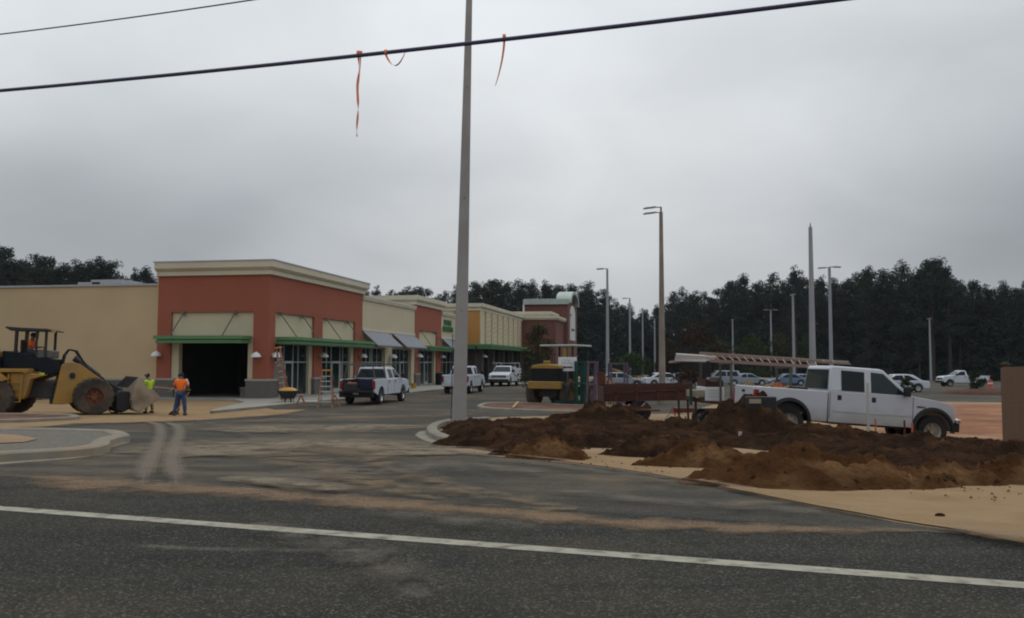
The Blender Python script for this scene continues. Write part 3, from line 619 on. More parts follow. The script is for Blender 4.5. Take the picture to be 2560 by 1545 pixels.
# ================================================================== SHOPS
# the strip's own frame: x runs along the shop fronts (away), y towards the back, z up; floor at -.68
CX, CY = -14.42, 51.0; BROT = rad(90-11.2); FL = -.68
BR = Vector((math.sin(rad(11.2)), math.cos(rad(11.2)))); BL = Vector((-math.cos(rad(11.2)), math.sin(rad(11.2))))
def bl(t, s, z=0): return Vector((CX+BR.x*t+BL.x*s, CY+BR.y*t+BL.y*s, z))
def shop(name, label, t0): return thing(name, label, 'building', bl(t0, 0), BROT)
def B(*a): return MB().box(*a)
def cornice(mb, poly, z0, z1, prof=None):
    """stepped moulding following a list of (x, y) corners; outward is to the right of travel"""
    prof = prof or [(0, z0), (.16, z0+.02), (.16, z0+(z1-z0)*.34), (.24, z0+(z1-z0)*.38), (.40, z0+(z1-z0)*.55), (.42, z1-.04), (.42, z1), (-.2, z1)]
    rows = []
    for i, p in enumerate(poly):
        p = Vector(p); a = Vector(poly[i-1]) if i else None; b = Vector(poly[i+1]) if i < len(poly)-1 else None
        d1 = (p-a).normalized() if a else (b-p).normalized(); d2 = (b-p).normalized() if b else d1
        n1 = Vector((d1.y, -d1.x)); n2 = Vector((d2.y, -d2.x)); m_ = (n1+n2); m_ = m_/max(.2, m_.dot(n1)) if m_.length else n1
        n = len(mb.v); rows.append(n)
        for o_, z in prof: q = p+m_*o_; mb.v.append((q.x, q.y, z))
    k = len(prof)
    for i in range(len(rows)-1):
        for j in range(k-1): mb.f.append((rows[i]+j, rows[i+1]+j, rows[i+1]+j+1, rows[i]+j+1))
    mb.f.append(tuple(rows[0]+j for j in range(k))); mb.f.append(tuple(rows[-1]+j for j in reversed(range(k))))
    return mb
def blocks(parent, x0, y0, x1, y1, z0, z1, faces, bh=.2, bw=.4):
    """split-face block courses around a pier base; every block a part sharing one mesh"""
    B(x0+.03, y0+.03, z0, x1-.03, y1-.03, z1).build('pier_core', M['block2'], parent)
    rows = int(round((z1-z0)/bh)); bh = (z1-z0)/rows
    for f in faces:
        L_ = (y1-y0) if f in 'w' else (x1-x0); n = max(1, int(round(L_/bw))); ww = L_/n
        me = None
        for r in range(rows):
            off = ww/2 if r % 2 else 0
            for c in range(n+(1 if off else 0)):
                a = max(0, c*ww-off); b = min(L_, (c+1)*ww-off)
                if b-a < .05: continue
                key = (round(b-a, 3), round(bh, 3), f)
                if key not in BLK:
                    q = MB().box(.004, -.04, .006, b-a-.004, 0, bh-.006) if f == 's' else MB().box(-.04, .004, .006, 0, b-a-.004, bh-.006)
                    o_ = q.build('block', M['block'], parent); BLK[key] = o_.data
                else:
                    o_ = bpy.data.objects.new('block', BLK[key]); col.objects.link(o_); o_.parent = parent
                pr = random.uniform(-.006, .006)
                o_.location = (x0+a, y0+.03+pr, z0+r*bh) if f == 's' else (x0+.03+pr, y0+a, z0+r*bh)
BLK = {}
def glazing(parent, x0, x1, z0, z1, y, cuts, rails, door=None, label=None, frost=None, m='alu'):
    """aluminium shop front at constant y facing -y: cuts = mullion x's, rails = z's; panes are parts of it"""
    fr = MB(); xs = [x0]+cuts+[x1]; w_ = .06
    for x in xs: fr.box(x-w_/2, y-.05, z0, x+w_/2, y+.05, z1)
    for z in [z0+.03, z1-.03]+rails:
        for i in range(len(xs)-1): fr.box(xs[i]+w_/2, y-.045, z-.03, xs[i+1]-w_/2, y+.045, z+.03)
    f = fr.build('window_frame', M[m], parent); zs = [z0]+sorted(rails)+[z1]
    for i in range(len(xs)-1):
        for j in range(len(zs)-1):
            fz = frost and (i, j) in frost
            MB().box(xs[i]+.02, y-.01, zs[j]+.02, xs[i+1]-.02, y+.01, zs[j+1]-.02).build('pane', M['frost' if fz else 'glass'], f)
    if door:
        d = MB()
        a, b = door; d.box(a, y-.08, z0, a+.11, y-.055, z0+2.2).box(b-.11, y-.08, z0, b, y-.055, z0+2.2).box(a+.11, y-.08, z0+2.05, b-.11, y-.055, z0+2.2).box(a+.11, y-.08, z0, b-.11, y-.055, z0+.28)
        dd = d.build('door', M[m], parent); MB().box(a+.11, y-.07, z0+.28, b-.11, y-.062, z0+2.05).build('pane', M['glass'], dd)
        MB().cyl((a+.2, y-.13, z0+.85), (a+.2, y-.13, z0+1.25), .015).build('handle', M['alu'], dd)
    return f
def canopy(parent, pts, z0, z1, depth, m='green', bow=0):
    """flat metal canopy, front edge stepped; pts = (a, b) along the wall; local wall plane y=0 facing -y"""
    a, b = pts; n = 24; top = []; front = [(a+(b-a)*i/n, -depth-bow*math.sin(PI*i/n)) for i in range(n+1)]
    mb = MB()
    for (za, zb, inset) in ((z0, z0+(z1-z0)*.42, .10), (z0+(z1-z0)*.42, z0+(z1-z0)*.55, .16), (z0+(z1-z0)*.55, z1, 0)):
        poly = [(a+inset, -.0)]+[(min(max(x, a+inset), b-inset), y+inset) for x, y in front]+[(b-inset, -.0)]
        k = len(poly); q = len(mb.v); mb.v += [(x, y, za) for x, y in poly]+[(x, y, zb) for x, y in poly]
        mb.f += [tuple(q+i for i in range(k)), tuple(q+k+i for i in reversed(range(k)))]+[(q+i, q+(i+1) % k, q+k+(i+1) % k, q+k+i) for i in range(k)]
    return mb.build('canopy', M[m], parent)
def rods(parent, tops, depth, zt, zb, wally=0, shift=1.2):
    for x in tops:
        r = MB().bar((x, wally-.03, zt), (x+shift*0, wally-depth+.25, zb), .05, .05).build('tie_rod', M['bracket'], parent)
        MB().box(x-.09, wally-.07, zt-.12, x+.09, wally, zt+.12).build('bracket', M['bracket'], r)
def wall_lamp(label, t, s, z, face):     # white gooseneck shade on a pier
    o_ = thing('wall_lamp', label, 'lamp', bl(t, s, z), BROT+(0 if face == 's' else -PI/2), 'white wall lamps on the piers')
    mb = MB(); n = 10
    prof = [(.06, .0), (.20, -.05), (.30, -.14), (.34, -.24)]
    mb.lathe([(.03, .10), (.10, .08), (.20, .02), (.28, -.08), (.31, -.19), (.29, -.19), (.25, -.08), (.1, .04)], 18, 'z', (0, -.34, 0))
    mb.build('lamp_shade', M['lampwhite'], o_, smooth=True)
    MB().tube([(0, .0, -.02), (0, -.12, .05), (0, -.25, .12), (0, -.34, .09)], .022).build('arm', M['lampwhite'], o_)
    MB().cyl((0, 0, -.02), (0, -.03, -.02), .07).build('base', M['lampwhite'], o_)
    return o_

# ---- sidewalk
def bpoly(*p): return [tuple(bl(t, s)) for t, s in p]
sw = sheet('sidewalk', bpoly((-12.5, -3.75), (-3.7, -4.1), (8, -4.7), (20, -4.9), (40, -4.9), (43, -7.6), (96, -10), (96, 3), (0, 3), (0, 7.5), (-1.6, 7.3), (-1.8, 1.2), (-4.5, -1.0), (-11.5, -3.2)), .12, M['walkcon'], .12)
tag(sw, kind='structure')
t = thing('kerb', 'long pale kerb along the pavement of the shops', 'kerb', (0, 0, 0))
pp = [(-12.7, -3.85), (-3.7, -4.2), (8, -4.8), (20, -5.0), (40, -5.0), (43, -7.7), (96, -10.1)]
mb = MB()
for a, b in zip(pp[:-1], pp[1:]):
    A_, B_ = bl(*a), bl(*b); A_.z = zg(A_.x, A_.y)+.062; B_.z = zg(B_.x, B_.y)+.062; mb.bar(A_, B_, .16, .13)
mb.build('kerb_stone', M['concrete'], t)

# ---- beige wing at the far left
S = thing('shop_building', 'long plain beige wing with a grey block base behind the wheel loader', 'building', bl(0, 0), BROT)
B(.15, 7.42, -1.1, .5, 40, 6.12).build('wall', M['beige'], S)
B(.5, 7.42, 5.4, 30, 40, 5.5).build('roof', M['roof'], S)
B(.05, 7.42, 6.12, .62, 40, 6.24).build('coping', M['roofmetal'], S)
B(.03, 7.42, FL-.4, .15, 40, .30).build('block_base', M['block2'], S)
B(-.01, 7.42, .30, .15, 40, .42).build('cap', M['cap'], S)
for i in range(8):      # block courses on the base that can be told apart
    pass
u = thing('rooftop_unit', 'low pale ventilation unit on the roof of the beige wing', 'rooftop unit', bl(6.0, 15.4, 5.5), BROT)
B(0, -1.2, 0, 2.4, 1.2, 1.66).build('housing', M['roofmetal'], u); B(.2, 1.2, .2, 2.2, 2.4, 1.52).build('duct', M['roofmetal'], u); B(-.02, .5, 1.0, 0, 1.1, 1.5).build('louvre', M['dark'], u)

# ---- corner shop
S = shop('corner_shop', 'terracotta corner shop with cream cornice, green canopies and dark open front', 0)
x1, y1 = 15.2, 7.35
B(0, 0, 4.45, x1, .3, 6.65).build('wall', M['red'], S); B(0, .3, 4.45, .3, y1, 6.65).build('wall', M['red'], S)
B(0, y1, -.8, x1, y1+.06, 6.65).build('wall', M['beige'], S)
for nm, a in (('pier', (0, 0, .45, .83, 1.0, 4.45)), ('pier', (0, 6.42, .45, .83, y1, 4.45)), ('pier', (6.44, 0, .45, 7.79, .8, 4.45)), ('pier', (13.74, 0, .45, x1, .8, 4.45))): B(*a).build(nm, M['red'], S)
B(.16, 1.0, 2.6, .3, 6.42, 4.45).build('panel', M['cream'], S)
B(.83, .16, 2.6, 6.44, .3, 4.45).build('panel', M['cream'], S); B(7.79, .16, 2.6, 13.74, .3, 4.45).build('panel', M['cream'], S)
B(.12, 1.0, FL, .5, 1.38, 2.6).build('jamb', M['cream'], S); B(.12, 5.93, FL, .5, 6.42, 2.6).build('jamb', M['cream'], S)
B(5.9, .12, FL, 6.44, .5, 2.6).build('jamb', M['cream'], S); B(13.15, .12, FL, 13.74, .5, 2.6).build('jamb', M['cream'], S)
mb = MB(); cornice(mb, [(0, y1+.05), (0, 0), (x1, 0), (x1, 3)], 6.65, 7.46); mb.build('cornice', M['trim'], S)
mb = MB()
for a in ((-.46, -.46, x1+.46, .3), (-.46, .3, .3, y1+.1), (x1-.3, .3, x1+.46, 3)): mb.box(a[0], a[1], 7.46, a[2], a[3], 7.53)
mb.build('coping', M['roofmetal'], S)
B(.3, .3, 5.6, x1, y1, 5.7).build('roof', M['roof'], S); B(.1, .1, FL-.2, x1, y1, FL+.004).build('floor', M['walkcon'], S)
# interior seen through the open front
B(9.0, .4, FL+.01, 9.1, y1-.1, 5.5).build('back_wall', M['dark'], S); B(.52, 7.0, FL+.01, 9.0, 7.1, 5.5).build('dark_lining', M['dark'], S); B(.55, .6, FL+.006, 9.0, 7.0, FL+.02).build('shop_floor', M['block2'], S); B(5.0, .55, FL+.02, 5.1, 1.3, 5.5).build('partition', M['dark'], S)  # dark lining and floor sheet added: room shade put into their colour
it = MB()
it.box(8.9, 1.9, FL, 8.98, 1.97, 1.9).box(8.9, 3.0, FL, 8.98, 3.07, 1.9).box(8.9, 4.1, FL, 8.98, 4.17, 1.9).box(8.9, 1.97, 1.83, 8.98, 3.0, 1.9).box(8.9, 3.07, 1.83, 8.98, 4.1, 1.9).box(8.9, 1.97, .4, 8.98, 3.0, .46)
it.build('stud_frame', M['alu'], S)
glazing(S, 1.0, 5.9, FL, 2.6, .3, [2.0, 2.55, 3.85, 4.6], [1.45], door=(2.62, 3.75), frost={(0, 0), (1, 0)})
B(1.0, .22, FL, 1.9, .28, .35).build('bulkhead', M['block2'], S)
glazing(S, 7.79, 13.15, FL, 2.6, .3, [9.1, 9.9, 11.5, 12.0], [1.45], door=(9.95, 11.4), frost={(3, 0)})
# piers' block bases and caps
for (a, b, c, d, fc) in ((-.10, -.10, .93, 1.38, 'sw'), (-.10, 6.10, .93, y1+.02, 'w'), (6.34, -.10, 7.89, .9, 'sw'), (13.64, -.10, x1+.02, .9, 'sw')):
    blocks(S, a, b, c, d, FL, .30, fc)
    q = MB().box(a-.06, b-.06, .30, c+.06, d+.04, .45).build('cap', M['cap'], S, bevel=.03)
canopy(S, (.86, 7.6), 2.54, 2.97, 1.35, bow=.1); canopy(S, (7.63, 14.9), 2.56, 2.99, 1.2)
e_ = empty('canopy_mount', (0, 6.82, 0), -PI/2); e_.parent = S; e_.name = 'canopy_mount'
cn = canopy(e_, (0, 5.75), 2.56, 3.0, 1.2)
rods(S, (1.45, 4.6, 8.4, 12.2), 1.35, 4.38, 3.0)
for y in (5.6, 2.2):
    r = MB().bar((-.03, y, 4.38), (-1.0, y+.25, 3.0), .05).build('tie_rod', M['bracket'], S); MB().box(-.07, y-.09, 4.26, 0, y+.09, 4.5).build('bracket', M['bracket'], r)
wall_lamp('white wall lamp on the left pier of the open shop front', 0, 7.15, 1.98, 'w')
wall_lamp('white wall lamp on the left face of the corner pier', 0, .62, 1.93, 'w')
wall_lamp('white wall lamp on the right face of the corner pier, above the leaning ladder', .5, 0, 1.93, 's')
wall_lamp('white wall lamp on the pier between the two glazed bays of the corner shop', 7.3, 0, 1.98, 's')
wall_lamp('white wall lamp on the last red pier of the corner shop', 14.6, 0, 2.0, 's')

def awning(parent, a, b, zt, zb, depth):
    t_ = empty('awning', (0, 0, 0)); t_.parent = parent
    n = max(8, int((b-a)/.30)); mb = MB()
    for i in range(n):
        x = a+(b-a)*i/n; w2 = (b-a)/n
        p = [(x, zt), ]
        q = len(mb.v)
        mb.v += [(x, -.02, zt), (x, -depth, zb), (x+w2*.5, -.02, zt+.06), (x+w2*.5, -depth, zb+.06), (x+w2, -.02, zt), (x+w2, -depth, zb)]
        mb.f += [(q, q+1, q+3, q+2), (q+2, q+3, q+5, q+4)]
    mb.build('metal_sheet', M['awning'], t_, fix=False)
    mb = MB().quad((a, -.02, zt-.03), (b, -.02, zt-.03), (b, -depth+.02, zb-.03), (a, -depth+.02, zb-.03)); mb.build('soffit', M['awnin'], t_)
    for x in (a+.05, b-.05): MB().bar((x, -.02, zb), (x, -depth, zb-.02), .04).build('bracket', M['bracket'], t_)
    B(a, -depth-.03, zb-.08, b, -depth, zb+.02).build('valance', M['awning'], t_)
    return t_
# ---- cream shop with two awnings
S = shop('awning_shop', 'cream stucco shop with two ribbed blue-grey awnings beside the corner shop', 15.2)
L2 = 13.2
B(0, .02, 4.05, L2, .3, 6.25).build('wall', M['cream'], S); B(0, -.06, 3.88, L2, .3, 4.05).build('band', M['trim'], S)
B(0, .05, 2.6, L2, .3, 3.88).build('panel', M['cream'], S)
mb = MB(); cornice(mb, [(0, .02), (L2, .02)], 6.2, 6.58, [(0, 6.2), (.12, 6.25), (.2, 6.5), (.2, 6.58), (-.3, 6.58)]); mb.build('cornice', M['trim'], S)
B(0, .3, 5.4, L2, 24, 5.5).build('roof', M['roof'], S)
for a, b in ((5.3, 7.0), (12.3, L2)): B(a, .02, FL, b, .5, 2.6).build('pier', M['cream'], S)
glazing(S, .15, 5.3, FL, 2.6, .32, [1.6, 2.4, 3.0, 4.0], [1.45], frost={(2, 1)}); glazing(S, 7.0, 12.3, FL, 2.6, .32, [8.8, 9.8, 10.9], [1.45], door=(9.85, 10.85))
awning(S, .05, 5.9, 3.85, 2.72, 1.3); awning(S, 7.1, 13.0, 3.85, 2.72, 1.3)
wall_lamp('white wall lamp on the cream pier between the two awnings', 21.6, 0, 2.0, 's')
B(5.9, -.02, 1.2, 6.5, .02, 1.75).build('notice_board', M['cap'], S)
# ---- second terracotta block
S = shop('red_shop', 'smaller terracotta shop with raised cream cornice in the middle of the row', 28.4)
L3 = 8.8
B(0, -.02, 4.42, L3, .3, 6.75).build('wall', M['red'], S)
for a, b in ((0, 1.25), (7.2, L3)): B(a, -.02, .45, b, .6, 4.42).build('pier', M['red'], S); blocks(S, a-.08, -.12, b+.05, .7, FL, .30, 's', .2, .45); B(a-.12, -.17, .30, b+.1, .7, .45).build('cap', M['cap'], S)
B(1.25, .12, 2.6, 7.2, .3, 4.42).build('panel', M['cream'], S)
mb = MB(); cornice(mb, [(0, 5.2), (0, -.02), (L3, -.02), (L3, 5.2)], 6.72, 7.58); mb.build('cornice', M['trim'], S)
B(.02, .3, 5.4, L3-.02, 5.2, 7.4).build('parapet', M['cream'], S)
B(6.7, .1, FL, 7.2, .4, 2.6).build('jamb', M['cream'], S)
glazing(S, 1.25, 6.7, FL, 2.6, .32, [2.6, 3.9, 5.1], [1.45], door=(3.95, 5.05)); canopy(S, (.9, 9.7), 2.56, 2.98, 1.3); rods(S, (1.8, 6.4), 1.3, 4.36, 3.0)
wall_lamp('white wall lamp left of the door in the middle terracotta shop', 29.0, 0, 2.1, 's'); wall_lamp('white wall lamp right of the door in the middle terracotta shop', 36.6, 0, 2.1, 's')
# ---- cream shop with the green lettering
S = shop('sign_shop', 'cream shop front with two rows of green letters beside the concrete pole', 37.2)
L4 = 8.2
B(0, .02, 4.05, L4, .3, 6.25).build('wall', M['cream'], S); B(0, -.06, 3.88, L4, .3, 4.05).build('band', M['trim'], S); B(0, .05, 2.6, L4, .3, 3.88).build('panel', M['cream'], S)
mb = MB(); cornice(mb, [(0, .02), (L4, .02)], 6.2, 6.58, [(0, 6.2), (.12, 6.25), (.2, 6.5), (.2, 6.58), (-.3, 6.58)]); mb.build('cornice', M['trim'], S)
B(0, .3, 5.4, L4, 24, 5.5).build('roof', M['roof'], S)
glazing(S, .1, L4-.2, FL, 2.6, .32, [1.6, 3.1, 4.7, 6.2], [1.45]); awning(S, .3, 5.6, 3.85, 2.72, 1.3)
random.seed(3)
for nm, z0, z1, a, b, n in (('sign_letters', 5.28, 5.85, .95, 3.75, 4), ('sign_letters', 4.62, 5.16, .55, 4.35, 7)):
    mb = MB(); wl = (b-a)/n
    for i in range(n):
        x = a+wl*i; g_ = wl*.12; k = random.randint(0, 3); w_ = wl-g_
        mb.box(x, -.10, z0, x+w_*.34, .0, z1); mb.box(x+w_*.36, -.10, z1-(z1-z0)*.3, x+w_, 0, z1)
        if k != 1: mb.box(x+w_*.66, -.10, z0, x+w_, 0, z1-(z1-z0)*.32)
        if k != 2: mb.box(x+w_*.36, -.10, z0+(z1-z0)*.28, x+w_*.64, 0, z0+(z1-z0)*.56)
    mb.build(nm, M['greensign'], S)
# ---- ochre store with pilasters
S = shop('grocery_store', 'long ochre store with rows of cream pilasters above a green canopy', 45.0)
S.location = bl(45.0, -2.2)
L5 = 25.0
B(0, 0, 3.4, L5, .3, 7.2).build('wall', M['ochre'], S); B(0, .3, 3.4, .3, 7, 7.2).build('wall', M['ochre'], S)
B(-.05, 3.0, 3.4, 0, 4.6, 7.2).build('panel', M['cream'], S)
mb = MB(); cornice(mb, [(0, 7), (0, 0), (L5, 0)], 7.15, 7.95); mb.build('cornice', M['trim'], S)
B(.3, .3, 6.2, L5, 20, 6.3).build('roof', M['roof'], S)
B(-.12, -.14, 3.4, 1.6, 0, 7.15).build('pilaster', M['cream'], S)
x = 2.5
for i in range(7):
    w_ = 2.45 if i < 6 else 2.0
    B(x, -.14, 3.4, x+w_, 0, 7.15).build('pilaster', M['cream'], S)
    gr = MB()
    for q in range(6): gr.bar((x+.2, -.155, 3.7+q*.55), (x+w_-.2, -.155, 4.4+q*.55-.35), .03, .02)
    gr.build('trellis_wire', M['polestain'], S); x += 3.25
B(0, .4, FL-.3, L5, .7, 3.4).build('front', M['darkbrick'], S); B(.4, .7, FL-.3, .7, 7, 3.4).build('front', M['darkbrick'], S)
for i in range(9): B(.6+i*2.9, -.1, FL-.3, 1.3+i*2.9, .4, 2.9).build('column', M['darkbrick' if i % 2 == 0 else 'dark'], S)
for i in range(8): glazing(S, 1.35+i*2.9, 3.45+i*2.9, FL, 2.8, .37, [2.4+i*2.9], [1.6], m='bracket')
mb = MB(); cv = canopy(S, (-1.6, 28.5), 2.95, 3.45, 1.7)
e_ = empty('canopy_mount', (0, 6.5, 0), -PI/2); e_.parent = S; canopy(e_, (0, 6.4), 2.96, 3.44, 1.6)
wall_lamp('small white wall lamp on the dark front under the long green canopy', 45.8, -2.25, 2.2, 's')
# ---- brick block and arched tower
S = shop('brick_wing', 'red brick wing with a stepped cream parapet before the arched tower', 70)
B(0, -7.0, -1.4, 8, 8, 7.35).build('wall', M['brick'], S)
mb = MB(); cornice(mb, [(0, 8), (0, -7.0), (8, -7.0)], 7.3, 7.85, [(0, 7.3), (.25, 7.35), (.4, 7.6), (.4, 7.85), (-.2, 7.85)]); mb.build('cornice', M['trim'], S)
mb = MB(); cornice(mb, [(.3, 8), (.3, -6.0), (8, -6.0)], 7.85, 8.5, [(0, 7.85), (.2, 7.9), (.35, 8.2), (.35, 8.5), (-.2, 8.5)]); mb.build('parapet', M['trim'], S)
B(-.03, -6.2, -1.2, .0, -2.6, 2.9).build('front', M['dark'], S)
S = shop('arched_tower', 'red brick tower with a white arched panel and pale green metal roof edge', 78)
yb, yf = -1.2, -7.6
B(0, yf+.3, -1.5, 11, yb, 10.2).build('wall', M['brick'], S)
def archpoly(x0, x1, zb, zs, n=14, f=.38): cx = (x0+x1)/2; r = (x1-x0)/2; return [(x0, zb), (x1, zb)]+[(cx+r*math.cos(PI*i/n), zs+r*f*math.sin(PI*i/n)) for i in range(n+1)]
MB().prism(archpoly(1.0, 10.0, 10.2, 10.2), yf+.3, yf+1.3).build('gable', M['brick'], S)
MB().box(0, yf, -1.5, 11, yf+.3, 10.2).build('front', M['brick'], S)
MB().prism(archpoly(2.3, 8.2, 4.8, 8.6, 14, .5), yf-.1, yf).build('arch_panel', M['lampwhite'], S)
mb = MB(); P = [(5.5+5.2*math.cos(PI*i/18), 10.3+1.95*math.sin(PI*i/18)) for i in range(19)]
mb.prism(P+[(5.5+4.4*math.cos(PI*i/18), 10.2+1.6*math.sin(PI*i/18)) for i in reversed(range(19))], yf-.45, yf+1.8); mb.build('arch_roof', M['mint'], S)
B(-.45, yf-.2, 10.0, .1, yb+.2, 10.75).build('eave', M['mint'], S); B(.1, yf+1.9, 10.05, 11, yb+.2, 10.7).build('roof', M['mint'], S)
mb = MB()
for i in range(17): mb.box(-.47, yf+.1+i*.385, 10.75, .3, yf+.18+i*.385, 10.84)
mb.build('roof_seam', M['lampwhite'], S)
B(-.42, yb+.0, 7.8, -.02, yb+.25, 10.0).build('downpipe', M['lampwhite'], S)
for z, a, b in ((8.4, 2.2, 3.1), (6.3, 3.4, 7.0)): B(a, yf-.16, z, b, yf-.1, z+.28).build('arch_ornament', M['bracket'], S)

# ================================================================== VEHICLES
def wheel(parent, x, y, r, w_, side, rimm='rim', tyre='rubber', rr=.58, name='wheel', lugs=0, spokes=8):
    t_ = empty(name, (x, y, r)); t_.parent = parent
    s = side
    mb = MB().lathe([(r*rr, -w_/2), (r*.93, -w_/2), (r*.985, -w_*.42), (r, -w_*.30), (r, w_*.30), (r*.985, w_*.42), (r*.93, w_/2), (r*rr, w_/2)], 28, 'y')
    if lugs:
        for i in range(lugs):
            a = 2*PI*i/lugs
            for q in (-1, 1):
                aa = a+(PI/lugs if q > 0 else 0); c, s_ = math.cos(aa), math.sin(aa); c2, s2 = math.cos(aa+.10), math.sin(aa+.10)
                mb.bar((c*r*.995, q*w_*.08, s_*r*.995), (c2*r*.97, q*w_*.5, s2*r*.97), r*.07, r*.07, up=(c, 0, s_))
    mb.build('tyre', M[tyre], t_, smooth=True)
    mb = MB().lathe([(.001, s*w_*.26), (r*.16, s*w_*.30), (r*.20, s*w_*.18), (r*.44, s*w_*.22), (r*.50, s*w_*.40), (r*rr+.005, s*w_*.46), (r*rr+.005, -s*w_*.3)], 24, 'y')
    for i in range(spokes):
        a = 2*PI*i/spokes; mb.bar((math.cos(a)*r*.14, s*w_*.30, math.sin(a)*r*.14), (math.cos(a)*r*.5, s*w_*.27, math.sin(a)*r*.5), r*.09, .03, up=(0, 1, 0))
    mb.build('rim', M[rimm], t_, smooth=True)
    return t_
def arch(cx, cz, r, x0, x1, zb, n=10):      # arch cut between x0 and x1 along the sill, traversed with decreasing x
    a0 = math.asin(max(-1, min(1, (zb-cz)/r)))
    return [(cx+r*math.cos(a0+(PI-2*a0)*i/n), cz+r*math.sin(a0+(PI-2*a0)*i/n)) for i in range(n+1)]
def sideplane(xz, zb, zt, hb, ht, s, off=.006): return [(x, s*(hb+(ht-hb)*(z-zb)/(zt-zb)+off), z) for x, z in xz]
def poly3(pts, name, m, parent, thick=None):
    mb = MB(); mb.v = [tuple(p) for p in pts]; mb.f = [tuple(range(len(pts)))]; return mb.build(name, M[m], parent, fix=False)
def shrink(poly, d):
    c = Vector((sum(p[0] for p in poly)/len(poly), sum(p[1] for p in poly)/len(poly))); out = []
    n = len(poly)
    for i in range(n):
        p = Vector(poly[i]); a = (p-Vector(poly[i-1])).normalized(); b = (Vector(poly[(i+1) % n])-p).normalized()
        n1 = Vector((-a.y, a.x)); n2 = Vector((-b.y, b.x)); 
        if n1.dot(c-p) < 0: n1 = -n1
        if n2.dot(c-p) < 0: n2 = -n2
        m_ = n1+n2; m_ = m_/max(.3, m_.dot(n1)); out.append(tuple(p+m_*d))
    return out
def pickup(label, loc, rz, paint='white', k=1.0, L=5.85, hubs=(1.05, 5.15), r=.42, cab0=2.08, crew=True, flare=True, ry=0, tint='carglass', bed='open', group=None, hw=.98, rimm='rim', tyrem='rubber', tailgate=True, lower=.5, zr=1.99, inset=.24, back=.16):
    """x from the tailgate to the nose, z up"""
    T = thing('pickup_truck', label, 'pickup truck', loc, rz, group, ry)
    R_ = empty('body_shell', (0, 0, 0))
    bpy.data.objects.remove(R_)
    zb = lower; ar = r*1.27; rail = 1.35; dx = L-5.85
    ws = 4.47+(dx if abs(dx) > .12 else 0); f0 = hubs[1]; wc = r+.06
    # forward body with cab floor, doors and bonnet
    poly = [(cab0, zb)]+[(cab0, 1.36), (ws-.02, 1.39), (ws+.1, 1.37), (L-.55, 1.30), (L-.2, 1.24), (L-.05, 1.12), (L-.03, .78), (L-.12, .62)]
    poly += [p for p in arch(f0, wc, ar, 0, 0, max(zb, .5)) if p[0] < L-.12]
    MB().prism(poly, -hw, hw).build('body', M[paint], T, bevel=.045, seg=3)
    # bed
    bl_ = [(0.03, .66), (0.0, .9), (0.03, rail), (cab0-.03, rail+.01), (cab0-.03, zb)]+arch(hubs[0], wc, ar, 0, 0, zb)
    for s in (-1, 1):
        MB().prism(bl_, s*hw, s*(hw-.09)).build('bed_side', M[paint], T, bevel=.02)
    B(.05, -hw+.09, .72, cab0-.03, hw-.09, .80).build('bed_floor', M['black'], T); B(cab0-.08, -hw+.09, .8, cab0-.03, hw-.09, rail).build('bed_front', M[paint], T)
    for s in (-1, 1): B(hubs[0]-.45, s*(hw-.32), .8, hubs[0]+.45, s*(hw-.09), 1.05).build('wheel_housing', M['black'], T)
    if tailgate == 'down': tg = B(-.52, -hw+.16, .68, .02, hw-.16, .74).build('tailgate', M['black'], T)
    elif tailgate:
        tg = B(-.03, -hw+.15, .70, .04, hw-.15, rail-.005).build('tailgate', M[paint], T, bevel=.02); B(-.045, -.12, 1.16, -.03, .12, 1.24).build('handle', M['black'], tg)
        for s in (-1, 1): B(-.042, s*.62-.02, .80, -.03, s*.62+.02, .86).build('latch', M['black'], tg)
    for s in (-1, 1): MB().box(-.035, s*hw-.01 if s < 0 else hw-.14, .84, .10, s*hw+.14 if s < 0 else hw+.01, 1.28).build('tail_light', M['tail'], T, bevel=.03)
    # cab
    rt, rf = cab0+back, ws-.92; ht = hw-inset; hb = hw-.03; zc = 1.35
    cp = [(cab0+.01, zc), (ws, zc+.03), (rf+.12, zr-.03), (rf, zr), (rt+.06, zr), (rt, zr-.04)]
    mb = MB(); n = 0
    for s in (-1, 1): mb.v += [tuple(p) for p in sideplane(cp, zc, zr, hb, ht, s, 0)]
    kk = len(cp); mb.f = [tuple(range(kk)), tuple(kk+i for i in reversed(range(kk)))]+[((i+1) % kk, i, kk+i, kk+(i+1) % kk) for i in range(kk)]
    mb.build('cab', M[paint], T, bevel=.05, seg=3)
    xm = cab0+(ws-cab0)*(.47 if crew else .12)
    for s in (-1, 1):
        nm = 'window'
        if crew: poly3(sideplane([(cab0+.36, 1.40), (xm-.10, 1.40), (xm-.10, zr-.12), (cab0+.36, zr-.11)], zc, zr, hb, ht, s, .008), nm, 'carglass', T)
        poly3(sideplane([(xm+.09, 1.40), (ws-.16, 1.385), (ws-.30, 1.50), (rf+.10, zr-.13), (xm+.09, zr-.11)], zc, zr, hb, ht, s, .008), nm, tint, T)
        # door seams, handles, mouldings
        sm = MB()
        for x in ((cab0+.03,) if crew else ())+(xm, ws+.02): sm.box(x-.007, s*hw-.004, .60, x+.007, s*hw+.004, 1.35)
        sm.build('door_seam', M['black'], T)
        for x in ((xm-.28, ) if False else ((cab0+.30, xm+.16) if crew else (xm+.16,))): B(x-.06, s*hw-.01, 1.13, x+.06, s*hw+.022, 1.27).build('handle', M['black'], T, bevel=.01)
        B(cab0+.12, s*hw-.012, .80, ws-.0, s*hw+.014, .855).build('side_moulding', M['alu' if flare else paint], T)
        # mirror
        mr_ = B(ws-.30, s*(hw+.02), 1.36, ws-.16, s*(hw+.24), 1.64).build('mirror', M['black'], T, bevel=.03)
